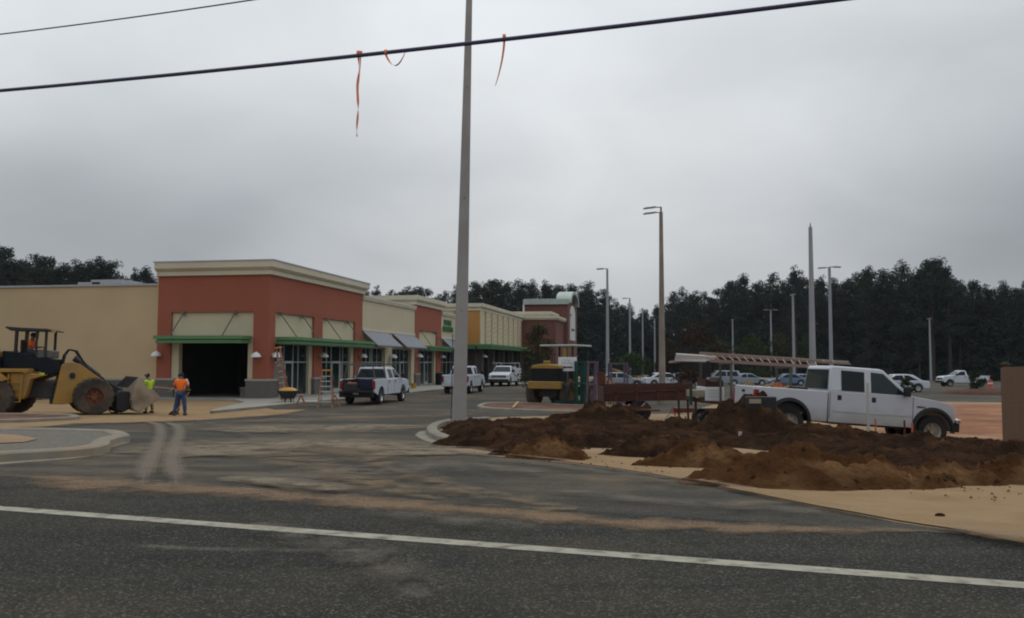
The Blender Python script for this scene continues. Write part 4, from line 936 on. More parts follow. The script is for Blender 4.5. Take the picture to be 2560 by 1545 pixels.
        if flare:
            for (hx, hr) in ((hubs[0], ar), (hubs[1], ar)):
                fl = MB(); N_ = 16; a0 = -.12
                for i in range(N_+1):
                    a = a0+(PI-2*a0)*i/N_
                    for rr_, yy in ((hr-.05, .0), (hr-.02, .065), (hr+.06, .05), (hr+.075, 0)): fl.v.append((hx+rr_*math.cos(a), s*(hw+yy), wc+rr_*math.sin(a)))
                for i in range(N_):
                    for j in range(3): q = i*4+j; fl.f.append((q, q+1, q+5, q+4))
                fl.build('wheel_flare', M['black'], T, smooth=True)
    # glass front and back
    def plane_quad(xa, za, xb, zb_, hwA, hwB, off, nm, m_='carglass'):
        poly3([(xa+off, -hwA, za), (xa+off, hwA, za), (xb+off, hwB, zb_), (xb+off, -hwB, zb_)], nm, m_, T)
    def lerp(a, b, t_): return a+(b-a)*t_
    A0, A1 = (ws, zc+.03), (rf+.12, zr-.03)
    p, q = .08, .90
    poly3([(lerp(A0[0], A1[0], p)+.012, -(lerp(hb, ht, p)-.07), lerp(A0[1], A1[1], p)+.008), (lerp(A0[0], A1[0], p)+.012, lerp(hb, ht, p)-.07, lerp(A0[1], A1[1], p)+.008),
           (lerp(A0[0], A1[0], q)+.012, lerp(hb, ht, q)-.07, lerp(A0[1], A1[1], q)+.008), (lerp(A0[0], A1[0], q)+.012, -(lerp(hb, ht, q)-.07), lerp(A0[1], A1[1], q)+.008)], 'windshield', 'carglass', T)
    A0, A1 = (cab0+.01, zc), (rt, zr-.04)
    poly3([(lerp(A0[0], A1[0], p)-.014, -(lerp(hb, ht, p)-.10), lerp(A0[1], A1[1], p)+.008), (lerp(A0[0], A1[0], q)-.014, -(lerp(hb, ht, q)-.10), lerp(A0[1], A1[1], q)),
           (lerp(A0[0], A1[0], q)-.014, lerp(hb, ht, q)-.10, lerp(A0[1], A1[1], q)), (lerp(A0[0], A1[0], p)-.014, lerp(hb, ht, p)-.10, lerp(A0[1], A1[1], p)+.008)], 'rear_window', tint, T)
    # nose
    B(L-.06, -hw+.28, .80, L-.01, hw-.28, 1.10).build('grille', M['black'], T); g_ = MB()
    for z in (.87, .95, 1.03): g_.box(L-.01, -hw+.3, z-.014, L+.004, hw-.3, z+.014)
    g_.build('grille_bar', M['chrome'], T)
    for s in (-1, 1):
        B(L-.10, s*(hw-.26) if s > 0 else -hw+.02, .88, L-.01, hw-.02 if s > 0 else -(hw-.26), 1.10).build('headlight', M['lens'], T, bevel=.03)
    bp = MB().prismx([(-hw-.02, .70), (-hw-.02, .83), (hw+.02, .83), (hw+.02, .70)], L-.02, L+.13); bp.build('front_bumper', M['chrome'], T, bevel=.03)
    B(L-.05, -hw+.02, .46, L+.12, hw-.02, .70).build('bumper_lower', M['black'], T, bevel=.03)
    rb = B(-.17, -hw+.02, .52, -.03, hw-.02, .68).build('rear_bumper', M['chrome' if tailgate != 'down' else 'black'], T, bevel=.02); B(-.178, -.15, .555, -.17, .15, .655).build('plate', M['lens'], rb)
    B(.3, -.42, .46, L-.35, .42, .62).build('chassis', M['black'], T); B(cab0+.1, -hw+.05, zb-.05, ws-.3, hw-.05, zb+.02).build('sill', M['black'], T)
    for x, nm in ((hubs[0], 0), (hubs[1], 1)):
        MB().cyl((x, -.7, r), (x, .7, r), .05).build('axle', M['black'], T)
        for s in (-1, 1): wheel(T, x, s*(hw-.14), r, .28, s, rimm, tyrem)
    return T
def car(label, loc, rz, paint='silver', suv=False, group=None, L=4.7, r=.33):
    T = thing('parked_car', label, 'car', loc, rz, group); hw = .88; z1 = .92 if not suv else 1.05; zr = 1.43 if not suv else 1.72
    hubs = (.95, L-.9); wc = r
    poly = [(0.05, .30), (0, .6), (.05, z1-.04), (.4, z1), (L-1.25, z1), (L-.35, z1-.16), (L-.04, z1-.32), (L, .42), (L-.1, .26)]+arch(hubs[1], wc, r*1.15, 0, 0, .26)+arch(hubs[0], wc, r*1.15, 0, 0, .28)
    MB().prism(poly, -hw, hw).build('body', M[paint], T, bevel=.06, seg=3)
    if suv: cp = [(.08, z1), (L-1.15, z1), (L-1.95, zr-.02), (L-2.2, zr), (.55, zr), (.35, zr-.05)]
    else: cp = [(.55, z1), (L-1.2, z1), (L-2.05, zr-.03), (L-2.4, zr), (1.55, zr), (1.25, zr-.04)]
    hb, ht = hw-.03, hw-.22; mb = MB()
    for s in (-1, 1): mb.v += [tuple(p) for p in sideplane(cp, z1, zr, hb, ht, s, 0)]
    kk = len(cp); mb.f = [tuple(range(kk)), tuple(kk+i for i in reversed(range(kk)))]+[((i+1) % kk, i, kk+i, kk+(i+1) % kk) for i in range(kk)]
    mb.build('cabin', M[paint], T, bevel=.04, seg=3)
    cx = (cp[0][0]+cp[1][0])/2
    for s in (-1, 1):
        poly3(sideplane([(cp[0][0]+.35, z1+.04), (cx-.05, z1+.04), (cx-.05, zr-.08), (cp[4][0]+.08, zr-.08)], z1, zr, hb, ht, s, .008), 'window', 'carglass', T)
        poly3(sideplane([(cx+.05, z1+.04), (cp[1][0]-.2, z1+.04), (cp[2][0]-.05, zr-.09), (cx+.05, zr-.08)], z1, zr, hb, ht, s, .008), 'window', 'carglass', T)
        B(cp[1][0]-.32, s*hw if s > 0 else -hw-.16, z1, cp[1][0]-.2, hw+.16 if s > 0 else -hw, z1+.13).build('mirror', M[paint], T, bevel=.02)
    A0, A1 = cp[1], cp[2]; e = .01
    def l(a, b, t_): return a+(b-a)*t_
    poly3([(l(A0[0], A1[0], p)+e, s*(l(hb, ht, p)-.07), l(A0[1], A1[1], p)+e) for p, s in ((.08, -1), (.08, 1), (.9, 1), (.9, -1))], 'windshield', 'carglass', T)
    A0, A1 = cp[0], cp[5]
    poly3([(l(A0[0], A1[0], p)-e, s*(l(hb, ht, p)-.08), l(A0[1], A1[1], p)+e) for p, s in ((.1, 1), (.1, -1), (.88, -1), (.88, 1))], 'rear_window', 'carglass', T)
    for s in (-1, 1):
        B(L-.12, s*(hw-.30) if s > 0 else -hw+.04, z1-.42, L-.0, hw-.04 if s > 0 else -(hw-.30), z1-.28).build('headlight', M['lens'], T, bevel=.02)
        B(-.01, s*(hw-.25) if s > 0 else -hw+.03, z1-.3, .06, hw-.03 if s > 0 else -(hw-.25), z1-.12).build('tail_light', M['tail'], T, bevel=.02)
    B(L-.03, -.45, .42, L+.01, .45, .56).build('grille', M['black'], T)
    for x in hubs:
        for s in (-1, 1): wheel(T, x, s*(hw-.1), r, .2, s, 'alu', 'rubber', .62)
    return T

# the crew cab pickup that stands among the soil
hx = (1877-1280)/F*24.1
HERO = pickup('muddy white crew cab pickup with black wheel flares parked behind the soil piles', (hx, 25.1, -.50), rad(2.5), 'muddywhite', ry=rad(3.9), tint='carglasst', r=.43, L=5.75, hubs=(.98, 5.08), zr=2.08, inset=.15, back=.07, hw=1.0)
B(4.60, -1.0, 1.06, 4.86, -.985, 1.12).build('badge', M['bracket'], HERO)
p1 = MB().prism([(.62, .98), (1.35, .98)]+[(1.05+.60*math.cos(a), .49+.60*math.sin(a)) for a in (1.2, 1.9, 2.4)], -.9, -.88)
# ram-like work truck by the corner shop, tailgate down, pipe rack over the cab
g = G(905, 1008)
RT = pickup('white pickup with open tailgate and black ladder rack beside the corner shop', (-8.20, 45.8, -.796), rad(79), 'whitec', L=5.9, hubs=(1.1, 4.85), r=.40, flare=False, tailgate='down', tint='carglass', rimm='chrome')
for c in kids(RT):
    if c.name.startswith(('bed_front', 'wheel_housing')): c.data.materials[0] = M['black']
B(.06, .885, .80, 2.0, .895, 1.33).build('bed_liner', M['black'], RT); B(.06, -.895, .80, 2.0, -.885, 1.33).build('bed_liner', M['black'], RT)
B(-.16, -.95, .40, .0, .95, .74).build('rear_step', M['black'], RT, bevel=.03)
rk = MB()
for x in (.35, 2.1, 3.9):
    for s in (-1, 1): rk.bar((x, s*.86, 1.32 if x < 3 else 1.9), (x, s*.72, 2.12), .05)
    rk.bar((x, -.74, 2.12), (x, .74, 2.12), .05)
for s in (-1, 1): rk.bar((-.5, s*.72, 2.16), (4.5, s*.72, 2.16), .05)
rk.build('ladder_rack', M['bracket'], RT)
B(.15, -.78, .82, 1.7, -.05, 1.36).build('tool_chest', M['hivisblue'], RT, bevel=.02)
T = thing('crate', 'dark crate with tools standing on the open tailgate of the pickup', 'crate', RT.matrix_basis @ Vector((-.22, .25, .75)), rad(79))
B(-.25, -.3, 0, .25, .3, .38).build('box', M['darksteel'], T, bevel=.02); MB().bar((-.1, -.2, .40), (.15, .2, .44), .08, .05).build('tool', M['redflag'], T); MB().bar((-.2, .1, .42), (.1, -.25, .43), .06, .04).build('tool', M['wood'], T)
pickup('white pickup parked behind the big concrete pole, seen from behind', (-4.07, 62.0, -.796), rad(80), 'whitec', flare=False, L=5.7, hubs=(1.0, 4.8), r=.40, rimm='alu')
# utility truck facing the camera
U = pickup('white service truck with boxed body facing the camera near the green canopy', (-.10, 87.8, zg(-.1, 85)+.004), rad(-101.2), 'whitec', flare=False, crew=False, cab0=3.1, L=5.9, hubs=(1.1, 4.9), r=.40)
B(-.1, -1.05, .75, 2.9, -.62, 1.75).build('side_locker', M['whitec'], U, bevel=.02); B(-.1, .62, .75, 2.9, 1.05, 1.75).build('side_locker', M['whitec'], U, bevel=.02)
B(2.2, -1.0, 1.75, 2.9, 1.0, 1.9).build('tool_box', M['whitec'], U, bevel=.02)
rk = MB()
for x in (.3, 2.7): rk.bar((x, -.95, 1.75), (x, -.95, 2.25), .05).bar((x, .95, 1.75), (x, .95, 2.25), .05).bar((x, -.97, 2.25), (x, .97, 2.25), .05)
for s in (-1, 1): rk.bar((0, s*.9, 2.28), (4.6, s*.9, 2.28), .05)
rk.build('ladder_rack', M['alu'], U)
def lot_z(x, y): return zg(x, y)+.004
def park(kind, label, px, Y, deg, **kw):
    x = (px-1280)/F*Y; L = kw.get('L', 4.7); a = rad(deg); loc = (x-math.cos(a)*L/2, Y-math.sin(a)*L/2, lot_z(x, Y))
    return (car if kind == 'car' else pickup)(label, loc, a, **kw)
GR = 'vehicles parked in the far lot'
park('pickup', 'white pickup parked alone in the far lot near the right edge', 2404, 106, 176, L=5.6, hubs=(1.0, 4.7), r=.38, flare=False, crew=False, cab0=2.6, paint='whitec', group=GR)
park('car', 'silver saloon car nose right behind the mauve steel frames', 1548, 79, 0, paint='silver', group=GR, L=4.8)
park('car', 'white hatchback right of the silver saloon, beside the tall lamp pole', 1662, 88, 8, paint='whitec', group=GR)
park('car', 'white car between the tall lamp pole and the rack trailer', 1712, 96, -20, paint='silver', group=GR)
park('car', 'silver-blue estate car under the left part of the ladder', 1800, 100, 180, paint='silver', suv=True, group=GR)
park('car', 'pale grey saloon under the middle of the ladder', 1868, 104, 5, paint='silver', group=GR)
park('car', 'dark blue car just behind the bed of the crew cab pickup', 1965, 104, 184, paint='bluec', group=GR)
park('car', 'white car right behind the rear window of the crew cab pickup', 2006, 124, 0, paint='whitec', group=GR)
park('car', 'white car peeking out above the bonnet of the crew cab pickup', 2238, 70, 176, paint='whitec', group=GR)

# ---- wheel loader at the left
LY = 35.6; LX = (231-1280)/F*LY; LZ = zg(LX, LY)+.012
WL = thing('wheel_loader', 'dusty yellow wheel loader with open canopy driving right', 'wheel loader', (LX, LY, LZ))
def lx(X, Y): return ((X/2.86-231)/60.3, (1250-Y)/2.86/60.3)     # survey of the machine's side view, metres
def LP(*p): return [lx(a, b) for a, b in p]
RW = .75
for x in (0.0, -3.45):
    for s in (-1, 1): wheel(WL, x, s*1.0, RW, .60, s, 'rustrim', 'dustrubber', .46, lugs=20, spokes=6)
MB().cyl((0, -.9, RW), (0, .9, RW), .16).build('axle', M['darksteel'], WL); MB().cyl((-3.45, -.9, RW), (-3.45, .9, RW), .16).build('axle', M['darksteel'], WL)
ff = LP((385, 1170), (440, 900), (470, 880), (520, 878), (570, 895), (700, 985), (745, 1010), (690, 1075), (640, 1130), (500, 1170))
for s in (-1, 1): MB().prism(ff, s*.62, s*.40).build('front_frame', M['yellow'], WL, bevel=.02)
B(-.95, -.4, .55, .3, .4, 1.5).build('front_frame_core', M['yellow'], WL, bevel=.03)
MB().cyl((*[lx(515, 975)[0], -.66, lx(515, 975)[1]],), (lx(515, 975)[0], -.60, lx(515, 975)[1]), .13).build('pivot_hole', M['black'], WL)
# engine frame
B(-4.9, -.55, .7, -1.35, .55, 1.35).build('rear_frame', M['darksteel'], WL, bevel=.03)
MB().prism(LP((-330, 805), (68, 805), (68, 845), (-330, 845)), -.80, .80).build('engine_hood', M['oldyellow'], WL, bevel=.04)
MB().prism(LP((-330, 845), (68, 845), (68, 925), (-330, 925)), -.78, .78).build('engine_side', M['bluesteel'], WL, bevel=.02)
MB().prism(LP((-340, 925), (290, 925), (290, 950), (-340, 950)), -1.15, 1.15).build('deck', M['yellow'], WL, bevel=.02)
MB().prism(LP((70, 800), (180, 812), (300, 850), (432, 860), (436, 960), (380, 975), (300, 925), (70, 925)), -.55, .55).build('cab_base', M['bluesteel'], WL, bevel=.03)
for s in (-1, 1):
    MB().prism(LP((-60, 950), (100, 950), (160, 1000), (120, 1010), (60, 985), (-60, 985)), s*1.28, s*.75).build('fender', M['yellow'], WL)
    MB().prism(LP((160, 955), (290, 955), (400, 970), (300, 1000), (270, 1110), (250, 1135), (165, 1135)), s*1.0, s*.6).build('side_tank', M['yellow'], WL, bevel=.03)
    ld = MB()
    for X in (158, 250): x, z = lx(X, 960); ld.bar((x, s*1.08, z), (x-.06, s*1.12, lx(0, 1155)[1]), .05)
    for Y in (1020, 1065, 1110, 1152): z = lx(0, Y)[1]; ld.bar((lx(158, 0)[0]-.05, s*1.1, z), (lx(250, 0)[0]-.05, s*1.1, z), .06, .03)
    ld.build('ladder', M['yellow'], WL)
    MB().tube([(lx(75, 800)[0], s*.9, lx(0, 925)[1]), (lx(75, 0)[0], s*.9, lx(0, 795)[1])], .03).build('grab_rail', M['black'], WL)
B(-1.5, -.5, .45, -.9, .5, 1.2).build('articulation_joint', M['darksteel'], WL, bevel=.03)
hz = MB()
for i in range(5): hz.tube([(-1.45, -.4+.18*i, 1.35), (-1.2, -.45+.2*i, 1.15+.1*(i % 2)), (-.95, -.42+.2*i, 1.3)], .028, 6)
hz.build('hydraulic_hoses', M['black'], WL)
roof = LP((62, 640), (70, 632), (200, 640), (385, 645), (440, 660), (436, 668), (380, 664), (200, 662), (110, 662))
MB().prism([(x*.9-.22, z) for x, z in roof], -.62, .62).build('canopy_roof', M['darksteel'], WL, bevel=.02)
for (X0, Y0, X1, Y1, w_) in ((150, 655, 145, 815, .16), (235, 655, 230, 720, .09), (305, 655, 300, 840, .05), (378, 655, 374, 850, .08)):
    for s in (-1, 1):
        a, b = lx(X0, Y0), lx(X1, Y1); MB().bar((a[0]*.9-.22, s*.52, a[1]), (b[0]*.9-.22, s*.52, b[1]), w_, .09).build('canopy_post', M['darksteel'], WL)
x, z = lx(225, 830); B(x-.28, -.25, z-.12, x+.25, .25, z+.05).build('seat', M['black'], WL, bevel=.03); B(x-.32, -.25, z, x-.2, .25, z+.62).build('seat_back', M['black'], WL, bevel=.03)
x, z = lx(330, 800); MB().lathe([(.19, -.015), (.205, 0), (.19, .015), (.175, 0), (.19, -.015)], 18, 'x', (x, 0, z)).build('steering_wheel', M['black'], WL); MB().cyl((x, 0, z), (x+.2, 0, z-.45), .04).build('steering_column', M['black'], WL)
x, z = lx(350, 835); B(x-.3, -.5, z-.1, x+.3, .5, z+.22).build('dashboard', M['bracket'], WL, bevel=.04)
x, z = lx(425, 665); B(x-.03, -.8, z-.06, x+.07, -.62, z+.06).build('work_light', M['amber'], WL); 
x, z = lx(360, 960); B(x-.10, -.76, z-.05, x+.10, -.72, z+.04).build('side_light', M['lime'], WL)
MB().cyl((lx(8, 805)[0], -.3, lx(8, 805)[1]), (lx(8, 0)[0], -.3, lx(0, 665)[1]), .10, .09).build('exhaust_stack', M['darksteel'], WL)
# lift arms, cylinders and hoses
for s in (-1, 1):
    am = LP((545, 905), (575, 880), (740, 990), (800, 1070), (850, 1180), (900, 1215), (880, 1245), (820, 1235), (760, 1120), (690, 1040))
    MB().prism(am, s*.58, s*.46).build('lift_arm', M['darksteel'], WL, bevel=.01)
    a, b = lx(500, 1100), lx(690, 1060); MB().cyl((a[0], s*.3, a[1]), (b[0], s*.3, b[1]), .07).build('lift_cylinder', M['oldyellow'], WL)
a, b = lx(535, 850), lx(720, 985); MB().cyl((a[0], 0, a[1]), (b[0], 0, b[1]), .13).build('tilt_cylinder', M['darksteel'], WL)
a, b = lx(720, 985), lx(800, 1075); MB().cyl((a[0], 0, a[1]), (b[0], 0, b[1]), .05).build('tilt_rod', M['chrome'], WL)
MB().prism(LP((740, 1010), (800, 1030), (900, 1090), (910, 1200), (860, 1235), (780, 1120)), -.22, .22).build('linkage', M['darksteel'], WL)
hs = MB()
for q in (-.5, -.3, .2): hs.tube([(*[lx(450, 900)[0], q, lx(450, 900)[1]],), (lx(465, 830)[0], q, lx(465, 830)[1]), (lx(495, 790)[0], q, lx(495, 790)[1]), (lx(545, 800)[0], q, lx(545, 800)[1]), (lx(590, 870)[0], q, lx(590, 870)[1]), (lx(640, 930)[0], q, lx(640, 930)[1])], .035, 6)
hs.build('boom_hoses', M['black'], WL)
hs = MB().tube([(lx(775, 1215)[0], -.6, lx(0, 1215)[1]), (lx(800, 1240)[0], -.62, .06), (lx(850, 1245)[0], -.6, .04)], .03, 6); hs.build('ground_hose', M['black'], WL)
bk = LP((965, 990), (975, 982), (1000, 1000), (1035, 1060), (1120, 1108), (1135, 1130), (1125, 1142), (1000, 1230), (985, 1236), (940, 1215), (925, 1150), (940, 1080))
for s in (-1, 1): MB().prism(bk, s*1.42, s*1.36).build('bucket_side', M['bucket'], WL)
sh = LP((968, 985), (945, 1080), (928, 1150), (942, 1213), (990, 1236), (1130, 1140)); mb = MB()
for i in range(len(sh)-1): (xa, za), (xb, zb_) = sh[i], sh[i+1]; mb.bar((xa, 0, za), (xb, 0, zb_), 2.72, .04)
mb.build('bucket_shell', M['bucket'], WL)
MB().prism(LP((820, 1120), (850, 1085), (925, 1090), (935, 1160), (930, 1215), (880, 1240), (830, 1225)), -.9, .9).build('bucket_bracket', M['darksteel'], WL, bevel=.05)
tg = MB()
for i in range(9): y = -1.35+i*.33; tg.bar((lx(965, 0)[0], y, lx(0, 985)[1]), (lx(900, 0)[0]-.05, y+.05, lx(0, 1060)[1]), .05)
tg.build('spill_guard', M['darksteel'], WL)

# the machine steers by bending in the middle: front half turned further away than the rear half
JX = -1.2
def turn(deg, k): return Matrix.Translation((JX, 0, 0)) @ Matrix.Rotation(rad(deg), 4, 'Z') @ Matrix.Diagonal((k, 1, 1, 1)) @ Matrix.Translation((-JX, 0, 0))
MF, MR = turn(33, .905), turn(9.3, .94)
FRONT = ('front_frame', 'front_frame_core', 'pivot_hole', 'lift', 'tilt', 'linkage', 'boom', 'ground_hose', 'bucket', 'spill')
for c in kids(WL):
    fr_ = c.name.startswith(FRONT) or (c.name.startswith('wheel') and c.location.x > -1) or (c.name.startswith('axle') and c.data.vertices[0].co.x > -1)
    if c.type == 'EMPTY':
        p = (MF if fr_ else MR) @ c.location; c.location = p; c.rotation_euler = (0, 0, rad(33 if fr_ else 9.3))
    else:
        c.data.transform(MF if fr_ else MR)

# ---- the yellow machine seen from behind, mid-site
YY = 47.0; YX = (1375-1280)/F*46
YM = thing('road_machine', 'old yellow articulated machine seen from behind with flat canopy', 'site machine', (YX, 46.2, zg(YX, YY)+.004), rad(62))
# local x points away from the camera
for x in (.2, 3.0):
    for s in (-1, 1): wheel(YM, x, s*1.0, .62, .50, s, 'oldyellow', 'dustrubber', .46, lugs=18)
B(-.2, -.55, .45, 3.6, .55, .95).build('chassis', M['darksteel'], YM, bevel=.03)
B(-.75, -.95, .88, -.45, .95, 1.28).build('counterweight', M['oldyellow'], YM, bevel=.04)
B(-.5, -.82, 1.25, 1.6, .82, 1.95).build('engine_side', M['bluesteel'], YM, bevel=.03)
gr = MB()
for i in range(9): gr.box(-.53, -.72, 1.32+i*.065, -.5, .72, 1.35+i*.065)
gr.build('grille', M['black'], YM)
MB().prismx([(-.9, 1.95), (-.78, 2.12), (-.3, 2.18), (.3, 2.20), (.78, 2.12), (.9, 1.95)], -.55, 1.5).build('hood', M['oldyellow'], YM, bevel=.04)
B(-.4, -.1, 2.2, -.1, .2, 2.38).build('work_light', M['oldyellow'], YM, bevel=.03)
B(.9, -1.05, 3.16, 3.3, 1.05, 3.26).build('canopy_roof', M['mint'], YM, bevel=.03)
for x in (1.1, 3.1):
    for s in (-1, 1): MB().bar((x, s*.85, 1.0), (x, s*.85, 3.16), .10).build('canopy_post', M['leafolive'] if x < 2 else M['darksteel'], YM)
MB().bar((1.0, -.45, 2.0), (1.0, -.45, 3.1), .16).build('exhaust_stack', M['oldyellow'], YM)
B(1.5, -.3, 1.5, 2.1, .3, 1.65).build('seat', M['black'], YM); B(1.45, -.3, 1.6, 1.55, .3, 2.2).build('seat_back', M['black'], YM)
for s in (-1, 1): B(-.35, s*.95 if s > 0 else -1.15, .98, 1.1, 1.15 if s > 0 else -.95, 1.05).build('fender', M['darksteel'], YM)

# ---- sign on a post
g = G(1419, 1014); SG = thing('direction_sign', 'white sign with a black left-pointing arrow on a thin post', 'sign', (g.x, g.y, g.z))
sc_ = g.y/F
B(-.035, -.02, 0, .035, .02, 1.95).build('post', M['bracket'], SG)
zt = CZ-g.z+(hor(1420)-893)*sc_; zb_ = CZ-g.z+(hor(1420)-928)*sc_; hwid = 23*sc_
B(-hwid, -.05, zb_, hwid, -.022, zt).build('sign_board', M['signw'], SG)
H_ = zt-zb_
ar_ = MB(); zc = zb_+H_*.27; ar_.box(-hwid*.28, -.056, zc-.04, hwid*.52, -.0505, zc+.04); n = len(ar_.v)
ar_.v += [(-hwid*.28, -.056, zc+.085), (-hwid*.62, -.056, zc), (-hwid*.28, -.056, zc-.085)]; ar_.f.append((n, n+1, n+2)); ar_.build('arrow', M['signk'], SG)
tx = MB(); random.seed(5)
for row, (z, a, b) in enumerate(((zb_+H_*.76, -.5, .28), (zb_+H_*.57, -.62, .5))):
    x = a*hwid
    while x < b*hwid: w_ = random.uniform(.035, .05); tx.box(x, -.055, z-.045, x+w_*.4, -.0505, z+.045); tx.box(x+w_*.4, -.055, z+random.choice((-.04, 0, .025)), x+w_, -.0505, z+.045); x += w_+.022
tx.build('lettering', M['signg'], SG)

# ---- steel racks and lumber mid-site
def local(px, py, Y): p = at(px, py, Y); return p
def rack(label, x0, x1, ztop, Y, m, depth=1.2, name='steel_rack', lean=0):
    a, b = (x0-1280)/F*Y, (x1-1280)/F*Y; z0 = zg((a+b)/2, Y); zt = CZ+(hor(x0)-ztop)/F*Y-z0
    T = thing(name, label, 'rack', ((a+b)/2, Y, z0)); h = (b-a)/2
    for x in (-h, h):
        for y in (0, depth): MB().bar((x, y, 0), (x+lean, y, zt), .10).build('post', M[m], T)
    for z in (zt-.05, zt*.5, .1):
        for y in (0, depth): MB().bar((-h+.05+lean*z/zt, y, z), (h-.05+lean*z/zt, y, z), .08).build('rail', M[m], T)
        for x in (-h, h): MB().bar((x+lean*z/zt, .05, z), (x+lean*z/zt, depth-.05, z), .07).build('rail', M[m], T)
    return T
rk1 = rack('tall dark green steel rack right behind the arrow sign', 1443, 1463, 903, 44.5, 'rackgreen'); B(-.05, .1, .15, .10, .16, 2.1).build('panel', M['rackgreen'], rk1)
rk3 = rack('wide low green stand around the foot of the arrow sign', 1390, 1448, 1000, 45.5, 'rackgreen')
rack('mauve steel rack leaning beside the green rack', 1466, 1488, 903, 43.5, 'mauve', lean=.12)
rack('second, lower mauve steel rack in front of the silver car', 1528, 1568, 907, 47, 'mauve')
t_ = thing('steel_drum_post', 'upright rusty steel tube beside the maroon trailer', 'pipe', (*[(1504-1280)/F*41, 41], zg(4.3, 41))); MB().cyl((0, 0, 0), (0, 0, 1.75), .19).build('tube', M['rust'], t_, smooth=True); MB().cyl((0, 0, 1.75), (0, 0, 1.8), .22).build('lid', M['rust'], t_)
random.seed(21)
T = thing('lumber_bundle', 'upright offcuts of pale lumber behind the rusty tube', 'lumber', ((1527-1280)/F*46, 46, zg(5.3, 46)))
for i in range(6): x = -.35+i*.14; MB().bar((x, random.uniform(-.1, .1), 0), (x+random.uniform(-.05, .05), .1, random.uniform(1.1, 1.6)), .09, .05).build('board', M['wood'], T)
T = thing('board', 'pale board end lying on top of the mauve rack', 'board', at(1541, 925, 47.2)); MB().bar((-.25, 0, .05), (.3, 0, -.1), .2, .08).build('plank', M['wood'], T)
t_ = thing('yellow_post', 'yellow painted post standing beside the arrow sign', 'post', ((1426-1280)/F*46.5, 46.5, zg(3, 46.5))); MB().bar((0, 0, 0), (0, 0, 1.4), .22, .2).build('shaft', M['oldyellow'], t_)

# ---- maroon trailer with steel scrap
TY = 33.0; tx0 = (1512-1280)/F*TY
TR = thing('flatbed_trailer', 'rusty maroon site trailer with one dark wheel in view', 'trailer', (tx0, TY, zg(tx0+1.5, TY)+.0), 0, ry=rad(-1.2))
B(0, 0, .86, 3.35, 1.8, .95).build('deck', M['maroon'], TR); B(0, -.03, .80, 3.35, 0, 1.42).build('side_board', M['maroon'], TR, bevel=.01); B(0, 1.8, .80, 3.35, 1.83, 1.42).build('side_board', M['maroon'], TR)
B(3.35, -.03, .80, 3.38, 1.83, 1.50).build('end_board', M['maroon'], TR); B(-.03, -.03, .80, 0, 1.83, 1.36).build('end_board', M['maroon'], TR)
for x in (.4, 1.2, 2.0, 2.8): B(x, -.06, .80, x+.07, -.03, 1.42).build('stake', M['rust'], TR)
MB().bar((.0, -.045, 1.12), (3.35, -.045, 1.22), .03, .06).build('rail', M['rust'], TR)
wheel(TR, 1.35, .05, .42, .28, -1, 'darksteel', 'rubber'); wheel(TR, 1.35, 1.75, .42, .28, 1, 'darksteel', 'rubber')
MB().bar((3.3, .9, .8), (4.6, .9, .62), .12).build('tongue', M['maroon'], TR)
for x in (2.85, 3.2): MB().bar((x, .1, 0), (x, .1, .8), .07).build('jack_leg', M['maroon'], TR)
pz = thing('scrap_pile', 'dusty pale rubble and scrap on the maroon trailer bed', 'scrap', (tx0+.9, TY-.2, zg(tx0+1.5, TY)+.4)); random.seed(9)
for i in range(14):
    MB().bar((random.uniform(-.8, 1.0), -.12, random.uniform(.0, .28)), (random.uniform(-.5, 1.3), -.16, random.uniform(.05, .4)), random.uniform(.05, .12), .05).build('scrap_piece', M['rust' if i % 3 else 'bucket'], pz)
T = thing('steel_beam', 'rusty steel beam lying on the ground behind the stakes', 'beam', (G(1700, 1034).x, G(1700, 1034).y, G(1700, 1034).z));  B(-.3, 0, .05, 2.2, .2, .25).build('flange', M['rust'], T)
for x in (.0, 1.6): B(x, 0, 0, x+.1, .2, .05).build('block', M['wood'], T)
# ---- rack trailer with ladders behind the pickup
RY = 29.0; rx0 = (1690-1280)/F*RY
RT2 = thing('rack_trailer', 'utility trailer with ladder rack and pale tool lockers behind the pickup', 'trailer', (rx0, RY, zg(rx0+1, RY)))
def rp2(px, py, y=0.0): p = at(px, py, RY+y); return (p.x-rx0, y, p.z-RT2.location.z)
a = rp2(1761, 1002); b = rp2(1809, 968); B(a[0], 0, a[2], b[0], 1.4, b[2]).build('tool_locker', M['lampwhite'], RT2, bevel=.02)
for py in (975, 983, 991): p = rp2(1768, py); q = rp2(1802, py+1); MB().bar((p[0], -.008, p[2]), (q[0], -.008, q[2]), .02, .012).build('locker_rib', M['mint'], RT2)
a = rp2(1763, 966); b = rp2(1808, 944); MB().prism([(a[0], a[2]), (b[0], a[2]-.02), (b[0], b[2]-.12), (b[0]-.12, b[2]), (b[0]-.2, b[2]-.15), (a[0]+.1, b[2]-.12), (a[0], b[2])], .05, 1.3).build('crate', M['maroon'], RT2)
a = rp2(1758, 944); b = rp2(1781, 897); B(a[0], .2, a[2], b[0], .6, b[2]).build('rack_post', M['darksteel'], RT2, bevel=.02); a = rp2(1722, 1012); b = rp2(1728, 966); B(a[0], -.1, a[2], b[0], 0, b[2]).build('post', M['rackgreen'], RT2)
a = rp2(1729, 992); b = rp2(1760, 976); B(a[0], 0, a[2], b[0], 1, b[2]).build('side_board', M['bucket'], RT2); a = rp2(1727, 1000); b = rp2(1748, 995); B(a[0], 0, a[2], b[0], 1, b[2]).build('hitch_plate', M['maroon'], RT2)
B(.9, .4, .32, 3.2, .9, .45).build('chassis', M['darksteel'], RT2)
for s, y in ((-1, .25), (1, 1.5)): wheel(RT2, 1.15, y, .33, .2, s, 'alu', 'rubber')
